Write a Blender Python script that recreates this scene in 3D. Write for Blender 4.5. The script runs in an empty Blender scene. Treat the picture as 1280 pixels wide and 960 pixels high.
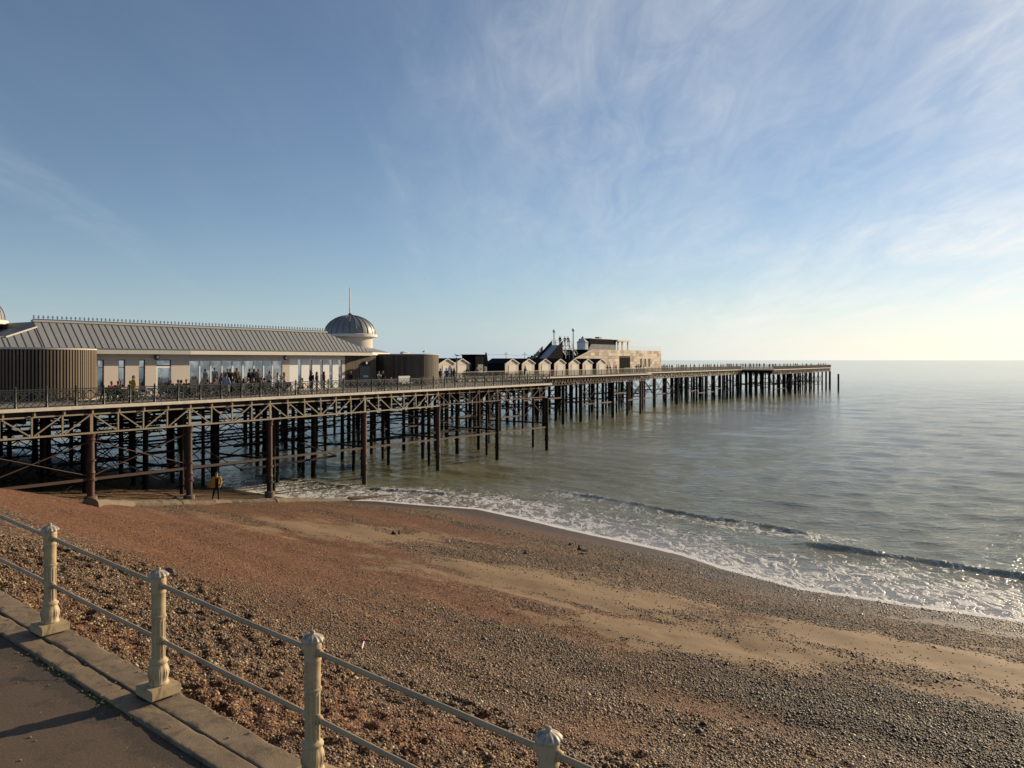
import bpy, bmesh, math, random
import numpy as np
from mathutils import Vector, Matrix, noise as mnoise

random.seed(7)
RNG = np.random.default_rng(11)
SC = bpy.context.scene
COL = SC.collection
R = math.radians

# ------------------------------------------------------------------ camera, sky, sun, exposure
EYE = 10.6          # metres above the water
F = 970.0           # focal length in photo pixels (1280 wide)
cam_d = bpy.data.cameras.new("camera")
cam_d.sensor_width = 36.0
cam_d.lens = F / 1280 * 36.0
cam_d.shift_y = -30 / 1280
cam_d.clip_start = 0.1
cam_d.clip_end = 60000
cam = bpy.data.objects.new("camera", cam_d)
cam.location = (0, 0, EYE)
cam.rotation_euler = (R(90), 0, 0)
COL.objects.link(cam)
SC.camera = cam

SUN_AZ, SUN_EL = 52.0, 17.0      # degrees right of the view axis, degrees up
sun_vec = Vector((math.sin(R(SUN_AZ)) * math.cos(R(SUN_EL)), math.cos(R(SUN_AZ)) * math.cos(R(SUN_EL)), math.sin(R(SUN_EL))))

world = bpy.data.worlds.new("World")
SC.world = world
world.use_nodes = True
wn, wl = world.node_tree.nodes, world.node_tree.links
wn.clear()
w_out = wn.new("ShaderNodeOutputWorld")
w_bg = wn.new("ShaderNodeBackground")
w_bg.inputs["Strength"].default_value = 0.072
sky = wn.new("ShaderNodeTexSky")
sky.sky_type = 'NISHITA'
sky.sun_disc = False
sky.sun_elevation = R(SUN_EL)
sky.sun_rotation = R(SUN_AZ)
sky.air_density = 0.9
sky.dust_density = 0.12
sky.ozone_density = 3.0


def wnode(kind, **kw):
    n = wn.new(kind)
    for k, v in kw.items():
        if k.startswith("i_"):
            n.inputs[k[2:]].default_value = v
        else:
            setattr(n, k, v)
    return n


def wmath(op, a, b=None, clamp=False):
    n = wn.new("ShaderNodeMath")
    n.operation = op
    n.use_clamp = clamp
    for i, x in enumerate((a, b)):
        if x is None:
            continue
        if isinstance(x, (int, float)):
            n.inputs[i].default_value = x
        else:
            wl.new(x, n.inputs[i])
    return n.outputs[0]


# thin cirrus: noise on a plane high above the place
tc = wnode("ShaderNodeTexCoord")
sep = wnode("ShaderNodeSeparateXYZ")
wl.new(tc.outputs["Generated"], sep.inputs[0])
zz = wmath('ADD', wmath('MAXIMUM', sep.outputs["Z"], 0.0), 0.16)
cx = wmath('DIVIDE', sep.outputs["X"], zz)
cy = wmath('DIVIDE', sep.outputs["Y"], zz)
comb = wnode("ShaderNodeCombineXYZ")
wl.new(cx, comb.inputs[0])
wl.new(cy, comb.inputs[1])


def cloud_noise(rot, scale, loc, nscale, detail, rough, dist):
    mp = wnode("ShaderNodeMapping")
    mp.inputs["Rotation"].default_value = (0, 0, R(rot))
    mp.inputs["Scale"].default_value = scale
    mp.inputs["Location"].default_value = loc
    wl.new(comb.outputs[0], mp.inputs[0])
    nz = wnode("ShaderNodeTexNoise")
    nz.inputs["Scale"].default_value = nscale
    nz.inputs["Detail"].default_value = detail
    nz.inputs["Roughness"].default_value = rough
    nz.inputs["Distortion"].default_value = dist
    wl.new(mp.outputs[0], nz.inputs["Vector"])
    return nz.outputs["Fac"]


def ramp(x, lo, hi):
    m = wn.new("ShaderNodeMapRange")
    m.interpolation_type = 'SMOOTHSTEP'
    m.inputs["From Min"].default_value = lo
    m.inputs["From Max"].default_value = hi
    wl.new(x, m.inputs["Value"])
    return m.outputs["Result"]


big = ramp(cloud_noise(8, (1.0, 0.5, 1), (0.75, 0.35, 0), 0.75, 3, 0.5, 0.6), 0.30, 0.68)
streak = ramp(cloud_noise(-24, (1.25, 0.50, 1), (4.3, 2.2, 0), 1.35, 7, 0.56, 1.6), 0.22, 0.80)
fine = ramp(cloud_noise(-30, (2.6, 0.9, 1), (0.3, 7.2, 0), 2.8, 7, 0.66, 1.2), 0.28, 0.80)
trail = ramp(cloud_noise(-15, (1.6, 0.10, 1), (0.62, 0.4, 0), 1.5, 4, 0.5, 0.25), 0.52, 0.76)
# the veil is thicker on the sun's side of the sky
dot = wn.new("ShaderNodeVectorMath")
dot.operation = 'DOT_PRODUCT'
wl.new(tc.outputs["Generated"], dot.inputs[0])
dot.inputs[1].default_value = sun_vec
side = ramp(dot.outputs["Value"], 0.46, 0.95)
tex_ = wmath('ADD', wmath('MULTIPLY', streak, 0.62), wmath('MULTIPLY', fine, 0.38))
veil = wmath('MULTIPLY', wmath('ADD', wmath('MULTIPLY', big, 0.72), 0.28), wmath('ADD', wmath('MULTIPLY', tex_, 1.05), 0.06))
veil = wmath('MULTIPLY', veil, wmath('ADD', wmath('MULTIPLY', side, 1.0), 0.04))
veil = wmath('ADD', veil, wmath('MULTIPLY', wmath('MULTIPLY', trail, wmath('ADD', fine, 0.4)), 0.11))
veil = wmath('ADD', veil, 0.035, clamp=True)
cloud_col = wn.new("ShaderNodeMixRGB")
cloud_col.inputs["Color2"].default_value = (9.8, 9.8, 9.6, 1)
wl.new(veil, cloud_col.inputs["Fac"])
wl.new(sky.outputs[0], cloud_col.inputs["Color1"])
# sea haze along the horizon: blue-white away from the sun, cream toward it
haze_col = wn.new("ShaderNodeMixRGB")
haze_col.inputs["Color1"].default_value = (4.6, 5.9, 7.2, 1)
haze_col.inputs["Color2"].default_value = (11.5, 10.7, 9.2, 1)
wl.new(ramp(dot.outputs["Value"], 0.52, 0.96), haze_col.inputs["Fac"])
low_haze = wmath('POWER', wmath('SUBTRACT', 1.0, wmath('MAXIMUM', sep.outputs["Z"], 0.0)), 16.0)
hz = wn.new("ShaderNodeMixRGB")
wl.new(wmath('MULTIPLY', low_haze, 0.85), hz.inputs["Fac"])
wl.new(cloud_col.outputs[0], hz.inputs["Color1"])
wl.new(haze_col.outputs[0], hz.inputs["Color2"])
wl.new(hz.outputs[0], w_bg.inputs["Color"])
wl.new(w_bg.outputs[0], w_out.inputs["Surface"])

sun_d = bpy.data.lights.new("sun", 'SUN')
sun_d.energy = 5.0
sun_d.angle = R(0.53)
sun_d.color = (1.0, 0.80, 0.54)
sun = bpy.data.objects.new("sun", sun_d)
sun.rotation_euler = sun_vec.to_track_quat('Z', 'Y').to_euler()
COL.objects.link(sun)

SC.view_settings.view_transform = 'Standard'
SC.view_settings.look = 'None'
SC.view_settings.exposure = 0.44
SC.view_settings.gamma = 1.0
SC.view_settings.use_curve_mapping = False
SC.cycles.max_bounces = 6
SC.cycles.sample_clamp_indirect = 4.0

# ------------------------------------------------------------------ coordinates
# pier frame: s runs out to sea along the pier, w runs from its near edge to its far edge
O = np.array([-28.05, 42.5])
PV = np.array([0.5567, 0.8307])
BV = np.array([-0.8307, 0.5567])
TH = math.atan2(PV[1], PV[0])
DZ = 7.85                                   # deck height


def pw(s, w, z=0.0):
    p = O + PV * s + BV * w
    return Vector((p[0], p[1], z))


def s_at(px, w):
    """s of the vertical plane seen at photo column px, on the line of constant w"""
    k = (px - 640) / F
    b = O + BV * w
    return (k * b[1] - b[0]) / (PV[0] - k * PV[1])


def z_at(py, s, w):
    p = pw(s, w)
    return EYE + (450 - py) / F * p.y


# beach frame: u runs along the shore (to the left and away), v runs out to sea
UV = np.array([-0.8141, 0.5807])
VV = np.array([0.5807, 0.8141])


def uvw(u, v, z=0.0):
    p = UV * u + VV * v
    return Vector((p[0], p[1], z))


RAIL_V, U2 = 3.957, 6.851


def kerb_z(u):
    return EYE - 3.10 + 0.0688 * (u - U2)


# ------------------------------------------------------------------ numpy noise
def vnoise(x, y, seed=0):
    xi, yi = np.floor(x).astype(np.int64), np.floor(y).astype(np.int64)
    xf, yf = x - xi, y - yi

    def h(a, b):
        n = (a * 374761393 + b * 668265263 + seed * 974634777) & 0x7fffffff
        n = ((n ^ (n >> 13)) * 1274126177) & 0x7fffffff
        n = n ^ (n >> 16)
        return (n & 0xffff) / 65535.0
    sx, sy = xf * xf * (3 - 2 * xf), yf * yf * (3 - 2 * yf)
    a = h(xi, yi) * (1 - sx) + h(xi + 1, yi) * sx
    b = h(xi, yi + 1) * (1 - sx) + h(xi + 1, yi + 1) * sx
    return (a * (1 - sy) + b * sy) * 2 - 1


def fbm(x, y, oct=4, seed=0):
    t, a, f = 0, 1.0, 1.0
    n = 0
    for i in range(oct):
        t = t + a * vnoise(x * f + i * 17.3, y * f - i * 9.1, seed + i)
        n += a
        a *= 0.5
        f *= 2.03
    return t / n


def sstep(x, a, b):
    t = np.clip((x - a) / (b - a), 0, 1)
    return t * t * (3 - 2 * t)


# ------------------------------------------------------------------ materials
MATS = {}


class NT:
    def __init__(self, name):
        self.m = bpy.data.materials.new(name)
        self.m.use_nodes = True
        self.t = self.m.node_tree
        self.n, self.l = self.t.nodes, self.t.links
        self.n.clear()
        self.out = self.n.new("ShaderNodeOutputMaterial")
        self.p = self.n.new("ShaderNodeBsdfPrincipled")
        self.l.new(self.p.outputs[0], self.out.inputs[0])

    def node(self, kind, **inp):
        n = self.n.new(kind)
        for k, v in inp.items():
            k = k.replace("_", " ")
            if k in n.inputs:
                self.put(n.inputs[k], v)
        return n

    def put(self, sock, v):
        if isinstance(v, bpy.types.NodeSocket):
            self.l.new(v, sock)
        else:
            sock.default_value = v

    def math(self, op, a, b=0.0, c=None, clamp=False):
        n = self.n.new("ShaderNodeMath")
        n.operation = op
        n.use_clamp = clamp
        self.put(n.inputs[0], a)
        self.put(n.inputs[1], b)
        if c is not None:
            self.put(n.inputs[2], c)
        return n.outputs[0]

    def mix(self, fac, a, b, mode='MIX'):
        n = self.n.new("ShaderNodeMixRGB")
        n.blend_type = mode
        self.put(n.inputs[0], fac)
        self.put(n.inputs[1], a if isinstance(a, bpy.types.NodeSocket) else (*a, 1) if len(a) == 3 else a)
        self.put(n.inputs[2], b if isinstance(b, bpy.types.NodeSocket) else (*b, 1) if len(b) == 3 else b)
        return n.outputs[0]

    def coords(self, kind="Object", scale=(1, 1, 1), rot=(0, 0, 0)):
        t = self.n.new("ShaderNodeTexCoord")
        mp = self.n.new("ShaderNodeMapping")
        mp.inputs["Scale"].default_value = scale
        mp.inputs["Rotation"].default_value = rot
        self.l.new(t.outputs[kind], mp.inputs[0])
        return mp.outputs[0]

    def position(self, scale=(1, 1, 1), rot=(0, 0, 0)):
        t = self.n.new("ShaderNodeNewGeometry")
        mp = self.n.new("ShaderNodeMapping")
        mp.inputs["Scale"].default_value = scale
        mp.inputs["Rotation"].default_value = rot
        self.l.new(t.outputs["Position"], mp.inputs[0])
        return mp.outputs[0]

    def noise(self, vec, scale, detail=4, rough=0.55, dist=0.0):
        n = self.node("ShaderNodeTexNoise", Vector=vec, Scale=scale, Detail=detail, Roughness=rough, Distortion=dist)
        return n.outputs["Fac"]

    def smooth(self, x, lo, hi, a=0.0, b=1.0):
        n = self.n.new("ShaderNodeMapRange")
        n.interpolation_type = 'SMOOTHSTEP'
        self.put(n.inputs["Value"], x)
        self.put(n.inputs["From Min"], lo)
        self.put(n.inputs["From Max"], hi)
        self.put(n.inputs["To Min"], a)
        self.put(n.inputs["To Max"], b)
        return n.outputs["Result"]

    def attr(self, name, kind='GEOMETRY'):
        n = self.n.new("ShaderNodeAttribute")
        n.attribute_name = name
        n.attribute_type = kind
        return n.outputs["Fac"]

    def bump(self, h, strength, dist, normal=None):
        n = self.n.new("ShaderNodeBump")
        n.inputs["Strength"].default_value = strength
        n.inputs["Distance"].default_value = dist
        self.l.new(h, n.inputs["Height"])
        if normal is not None:
            self.l.new(normal, n.inputs["Normal"])
        return n.outputs["Normal"]

    def finish(self, **inp):
        for k, v in inp.items():
            k = {"Base": "Base Color", "Rough": "Roughness", "Metal": "Metallic", "Spec": "Specular IOR Level"}.get(k, k)
            if k == "Base Color" and not isinstance(v, bpy.types.NodeSocket) and len(v) == 3:
                v = (*v, 1)
            self.put(self.p.inputs[k], v)
        return self.m


def simple(name, col, rough=0.6, var=0.18, scale=3.0, metal=0.0, bump=0.0, stain=None, stain_amt=0.5, objrand=0.0, stretch=(1, 1, 1), spec=0.5):
    """paint, metal, wood: base colour with uneven tone, optional stains and fine relief"""
    t = NT(name)
    v = t.coords("Object", stretch)
    n1 = t.noise(v, scale, 6, 0.6)
    n2 = t.noise(v, scale * 9, 3, 0.6)
    f = t.math('ADD', t.math('MULTIPLY', t.math('SUBTRACT', n1, 0.5), var * 2.4), t.math('MULTIPLY', t.math('SUBTRACT', n2, 0.5), var))
    f = t.math('ADD', f, 1.0)
    if objrand:
        oi = t.n.new("ShaderNodeObjectInfo")
        f = t.math('ADD', f, t.math('MULTIPLY', t.math('SUBTRACT', oi.outputs["Random"], 0.5), objrand * 2))
    c = t.mix(1.0, col, (1, 1, 1), 'MULTIPLY')
    mul = t.n.new("ShaderNodeVectorMath")
    mul.operation = 'SCALE'
    t.l.new(c, mul.inputs[0])
    t.put(mul.inputs["Scale"], f)
    c = mul.outputs[0]
    if stain:
        sf = t.smooth(t.noise(t.coords("Object", stretch), scale * 1.7, 8, 0.7, 0.5), 0.45, 0.68)
        c = t.mix(t.math('MULTIPLY', sf, stain_amt), c, stain)
    kw = dict(Base=c, Rough=rough, Metal=metal, Spec=spec)
    if bump:
        kw["Normal"] = t.bump(n2, 0.6, bump)
    MATS[name] = t.finish(**kw)
    return MATS[name]


simple("cream_render", (0.52, 0.45, 0.38), 0.8, 0.07, 0.6)
simple("white_frame", (0.72, 0.70, 0.66), 0.5, 0.05)
simple("dark_frame", (0.05, 0.055, 0.06), 0.5, 0.1)
simple("interior", (0.06, 0.06, 0.06), 0.9, 0.3, 0.8)
simple("zinc", (0.205, 0.21, 0.212), 0.62, 0.10, 0.8, 0.1, objrand=0.06)
simple("fascia_grey", (0.36, 0.35, 0.32), 0.6, 0.08, 0.8)
simple("zinc_dark", (0.10, 0.105, 0.11), 0.45, 0.10, 0.8, 0.3)
simple("zinc_pale", (0.33, 0.32, 0.29), 0.55, 0.10, 0.8)
simple("dome_lead", (0.19, 0.19, 0.19), 0.5, 0.14, 1.2, 0.25)
simple("crest_iron", (0.05, 0.07, 0.10), 0.5, 0.1)
simple("slat_wood", (0.15, 0.112, 0.075), 0.8, 0.2, 2.0, objrand=0.28, stretch=(1, 1, 0.3))
simple("board_wood", (0.075, 0.055, 0.038), 0.8, 0.2, 2.0, objrand=0.4, stretch=(1, 1, 0.3))
simple("slat_back", (0.02, 0.018, 0.015), 0.9, 0.2)
simple("wood_cap", (0.50, 0.45, 0.38), 0.7, 0.1)
simple("deck_edge", (0.60, 0.53, 0.43), 0.75, 0.16, 1.5, stain=(0.28, 0.22, 0.16), stain_amt=0.4)
simple("deck_wood", (0.17, 0.145, 0.115), 0.85, 0.25, 1.2)
simple("deck_under", (0.02, 0.016, 0.013), 0.9, 0.25)
simple("truss_cream", (0.27, 0.225, 0.15), 0.6, 0.12, 1.5, stain=(0.19, 0.10, 0.045), stain_amt=0.55)
simple("truss_rust", (0.06, 0.028, 0.015), 0.75, 0.25, 1.5, stain=(0.06, 0.04, 0.03), stain_amt=0.6)
simple("pile_iron", (0.068, 0.026, 0.013), 0.7, 0.28, 1.4, stain=(0.025, 0.016, 0.012), stain_amt=0.8, bump=0.01, stretch=(1, 1, 0.4))
simple("pile_dark", (0.014, 0.011, 0.009), 0.75, 0.3, 1.4, stain=(0.008, 0.008, 0.006), stain_amt=0.7, stretch=(1, 1, 0.4), spec=0.2)  # pile iron darkened: the shade under the deck is put into its colour
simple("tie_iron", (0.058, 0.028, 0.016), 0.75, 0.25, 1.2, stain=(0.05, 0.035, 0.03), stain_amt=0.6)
simple("tie_dark", (0.012, 0.009, 0.008), 0.8, 0.25, 1.2, spec=0.2)  # tie iron in a near-black copy, with under-deck shade in the colour
simple("concrete", (0.15, 0.112, 0.072), 0.9, 0.2, 2.0, bump=0.01, stain=(0.07, 0.05, 0.03), stain_amt=0.7)
simple("rail_green", (0.006, 0.013, 0.010), 0.45, 0.2, 3)
simple("rail_grey", (0.05, 0.045, 0.04), 0.5, 0.15, 2)
simple("rail_cap", (0.33, 0.28, 0.21), 0.6, 0.15, 2)
simple("hut_boards", (0.58, 0.50, 0.41), 0.75, 0.08, 1.5, objrand=0.06)
simple("hut_black", (0.010, 0.010, 0.011), 0.9, 0.2, 1.5, spec=0.08)
simple("hut_trim", (0.62, 0.56, 0.48), 0.7, 0.06)
simple("black_box", (0.006, 0.006, 0.007), 0.95, 0.2, 1, spec=0.05)
simple("slide_lane", (0.32, 0.35, 0.40), 0.45, 0.08, 1)
simple("white_paint", (0.72, 0.72, 0.72), 0.5, 0.04)
simple("grey_metal", (0.30, 0.31, 0.32), 0.4, 0.1, 2, 0.5)
simple("timber_clad", (0.55, 0.45, 0.34), 0.85, 0.12, 1.0, objrand=0.42)
simple("flag_blue", (0.05, 0.13, 0.5), 0.6, 0.1)
simple("table_dark", (0.022, 0.022, 0.022), 0.6, 0.2)
simple("seat_pale", (0.45, 0.45, 0.44), 0.6, 0.1)
simple("gull_white", (0.75, 0.74, 0.72), 0.7, 0.05)
simple("gull_grey", (0.10, 0.10, 0.11), 0.7, 0.05)
simple("gull_beak", (0.55, 0.33, 0.03), 0.5, 0.05)
simple("rock_dark", (0.09, 0.08, 0.075), 0.85, 0.3, 6, bump=0.01)
simple("rock_grit", (0.24, 0.18, 0.12), 0.85, 0.5, 12)
simple("rock_pale", (0.6, 0.58, 0.55), 0.8, 0.2, 6)
simple("weed_black", (0.018, 0.014, 0.011), 0.7, 0.3, 6)
simple("coat_yellow", (0.36, 0.19, 0.022), 0.85, 0.15, 6)
simple("pink_plastic", (0.40, 0.09, 0.22), 0.5, 0.1)
simple("buoy_white", (0.75, 0.74, 0.72), 0.5, 0.1, 3, stain=(0.6, 0.10, 0.05), stain_amt=0.25)

# people
for nm, c, rg in (("skin", (0.44, 0.24, 0.16), 0.6), ("hair_dark", (0.018, 0.013, 0.010), 0.6), ("hair_brown", (0.07, 0.036, 0.018), 0.6),
                  ("hair_fair", (0.38, 0.25, 0.11), 0.6), ("hair_red", (0.23, 0.07, 0.025), 0.6), ("hair_grey", (0.45, 0.43, 0.40), 0.6),
                  ("cloth_black", (0.015, 0.015, 0.017), 0.85), ("cloth_navy", (0.02, 0.03, 0.07), 0.85), ("cloth_jeans", (0.05, 0.08, 0.15), 0.85),
                  ("cloth_white", (0.52, 0.52, 0.52), 0.85), ("cloth_cream", (0.52, 0.43, 0.30), 0.85), ("cloth_yellow", (0.48, 0.25, 0.022), 0.8),
                  ("cloth_red", (0.26, 0.02, 0.022), 0.85), ("cloth_pink", (0.60, 0.20, 0.22), 0.85), ("cloth_sky", (0.26, 0.31, 0.42), 0.85),
                  ("cloth_grey", (0.16, 0.16, 0.17), 0.85), ("cloth_brown", (0.09, 0.05, 0.03), 0.85), ("cloth_olive", (0.06, 0.065, 0.03), 0.85),
                  ("cloth_blue", (0.03, 0.09, 0.28), 0.85), ("shoe_dark", (0.02, 0.018, 0.016), 0.6)):
    simple(nm, c, rg, 0.10, 8, spec=0.15)

for nm in ("pile_iron", "pile_dark"):
    m_ = MATS[nm]
    nt = m_.node_tree
    bs = next(n for n in nt.nodes if n.type == 'BSDF_PRINCIPLED')
    src = bs.inputs["Base Color"].links[0].from_socket
    geo = nt.nodes.new("ShaderNodeNewGeometry")
    sp = nt.nodes.new("ShaderNodeSeparateXYZ")
    nt.links.new(geo.outputs["Position"], sp.inputs[0])
    nz = nt.nodes.new("ShaderNodeTexNoise")
    nz.inputs["Scale"].default_value = 2.5
    nz.inputs["Detail"].default_value = 6
    nt.links.new(geo.outputs["Position"], nz.inputs["Vector"])
    ma = nt.nodes.new("ShaderNodeMath")
    ma.operation = 'MULTIPLY_ADD'
    nt.links.new(nz.outputs["Fac"], ma.inputs[0])
    ma.inputs[1].default_value = -1.8
    nt.links.new(sp.outputs["Z"], ma.inputs[2])
    mr = nt.nodes.new("ShaderNodeMapRange")
    mr.inputs["From Min"].default_value = 0.5
    mr.inputs["From Max"].default_value = 1.3
    mr.inputs["To Min"].default_value = 0.92
    mr.inputs["To Max"].default_value = 0.0
    nt.links.new(ma.outputs[0], mr.inputs["Value"])
    mx = nt.nodes.new("ShaderNodeMixRGB")
    nt.links.new(mr.outputs[0], mx.inputs[0])
    nt.links.new(src, mx.inputs[1])
    mx.inputs[2].default_value = (0.010, 0.012, 0.006, 1)
    nt.links.new(mx.outputs[0], bs.inputs["Base Color"])

# painted railing on the promenade: cream paint, a little rust and grime
t = NT("rail_paint")
v = t.coords("Object")
n1 = t.noise(v, 5, 8, 0.65)
n2 = t.noise(v, 42, 4, 0.6)
c = t.mix(t.smooth(n1, 0.35, 0.7), (0.42, 0.32, 0.18), (0.34, 0.255, 0.145))
c = t.mix(t.math('MULTIPLY', t.smooth(t.noise(t.coords('Object', (1, 1, 0.35)), 12, 9, 0.75, 0.8), 0.52, 0.64), 0.8), c, (0.15, 0.085, 0.04))
MATS["rail_paint"] = t.finish(Base=c, Rough=0.62, Normal=t.bump(n2, 0.35, 0.004))

t = NT("rail_cap_paint")
v = t.coords("Object")
n1 = t.noise(v, 20, 8, 0.65)
c = t.mix(t.smooth(n1, 0.35, 0.6), (0.16, 0.14, 0.115), (0.40, 0.33, 0.235))
MATS["rail_cap_paint"] = t.finish(Base=c, Rough=0.5, Normal=t.bump(n1, 0.3, 0.004))

t = NT("rail_bar")
v = t.coords("Object")
c = t.mix(t.smooth(t.noise(v, 3, 8, 0.65), 0.35, 0.7), (0.36, 0.27, 0.155), (0.27, 0.205, 0.125))
c = t.mix(t.math('MULTIPLY', t.smooth(t.noise(v, 17, 9, 0.75, 0.8), 0.6, 0.75), 0.7), c, (0.14, 0.09, 0.05))
MATS["rail_bar"] = t.finish(Base=c, Rough=0.42, Normal=t.bump(t.noise(v, 60, 4, 0.6), 0.3, 0.003))

# asphalt path
t = NT("asphalt")
v = t.position()
n1 = t.noise(v, 0.9, 6, 0.6)
n2 = t.noise(v, 130, 3, 0.7)
c = t.mix(t.smooth(n1, 0.3, 0.7), (0.105, 0.066, 0.040), (0.075, 0.048, 0.030))
edge = t.attr("grime")
gm = t.smooth(t.math('ADD', edge, t.math('MULTIPLY', t.math('SUBTRACT', t.noise(v, 3.2, 8, 0.7, 0.4), 0.5), 1.7)), 0.36, 0.60)
c = t.mix(gm, c, (0.042, 0.030, 0.020))
c = t.mix(t.math('MULTIPLY', t.smooth(n2, 0.42, 0.75), 0.45), c, (0.17, 0.13, 0.095))
c = t.mix(t.math('MULTIPLY', t.smooth(t.noise(v, 23, 2, 0.5), 0.73, 0.76), 0.8), c, (0.3, 0.24, 0.17))
pc = t.node("ShaderNodeTexVoronoi", Vector=t.mix(0.10, v, t.node("ShaderNodeTexNoise", Vector=v, Scale=5.0, Detail=6.0).outputs["Color"]), Scale=0.9)
pc.feature = 'DISTANCE_TO_EDGE'
c = t.mix(t.math('MULTIPLY', t.smooth(pc.outputs["Distance"], 0.0, 0.012, 1, 0), t.smooth(t.noise(v, 0.8, 2), 0.48, 0.56)), c, (0.020, 0.013, 0.009))
c = t.mix(t.math('MULTIPLY', t.smooth(t.noise(v, 1.7, 6, 0.7, 0.6), 0.56, 0.66), 0.5), c, (0.045, 0.030, 0.020))
MATS["asphalt"] = t.finish(Base=c, Rough=0.9, Normal=t.bump(t.math('ADD', n2, t.math('MULTIPLY', t.noise(v, 40, 3), 0.7)), 0.7, 0.006))

# kerb concrete
t = NT("kerb_concrete")
v = t.position()
n1 = t.noise(v, 2.2, 8, 0.65)
n2 = t.noise(v, 90, 3, 0.7)
c = t.mix(t.smooth(n1, 0.3, 0.72), (0.24, 0.168, 0.098), (0.15, 0.104, 0.060))
c = t.mix(t.math('MULTIPLY', t.smooth(t.noise(v, 4.0, 9, 0.75, 0.9), 0.48, 0.64), 0.85), c, (0.065, 0.050, 0.034))
c = t.mix(t.math('MULTIPLY', t.smooth(t.noise(v, 9.0, 6, 0.7, 0.4), 0.60, 0.70), 0.6), c, (0.34, 0.27, 0.18))
c = t.mix(t.math('MULTIPLY', t.smooth(n2, 0.5, 0.8), 0.4), c, (0.42, 0.35, 0.25))
oi = t.n.new("ShaderNodeObjectInfo")
c = t.mix(t.math('MULTIPLY', oi.outputs["Random"], 0.25), c, (0.16, 0.13, 0.09))
crack = t.node("ShaderNodeTexVoronoi", Vector=t.mix(0.12, v, t.node("ShaderNodeTexNoise", Vector=v, Scale=6.0, Detail=5.0).outputs["Color"]), Scale=1.4)
crack.feature = 'DISTANCE_TO_EDGE'
ck = t.math('MULTIPLY', t.smooth(crack.outputs["Distance"], 0.0, 0.010, 1, 0), t.smooth(t.noise(v, 1.7, 2), 0.58, 0.62))
c = t.mix(ck, c, (0.03, 0.022, 0.016))
MATS["kerb_concrete"] = t.finish(Base=c, Rough=0.9, Normal=t.bump(t.math('SUBTRACT', t.math('ADD', n2, t.math('MULTIPLY', n1, 1.5)), t.math('MULTIPLY', ck, 3)), 0.7, 0.006))
MATS["moss"] = simple("moss", (0.045, 0.055, 0.012), 0.9, 0.4, 30)

# window glass
t = NT("glass")
v = t.coords("Object")
c = t.mix(t.smooth(t.noise(v, 0.7, 5, 0.6, 0.6), 0.4, 0.62), (0.22, 0.25, 0.29), (0.50, 0.54, 0.58))
MATS["glass"] = t.finish(Base=c, Rough=0.05, Spec=0.5, Metal=0.85)
t = NT("glass_clear")
MATS["glass_clear"] = t.finish(Base=(0.78, 0.80, 0.76), Rough=0.05, Alpha=0.20)

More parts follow.
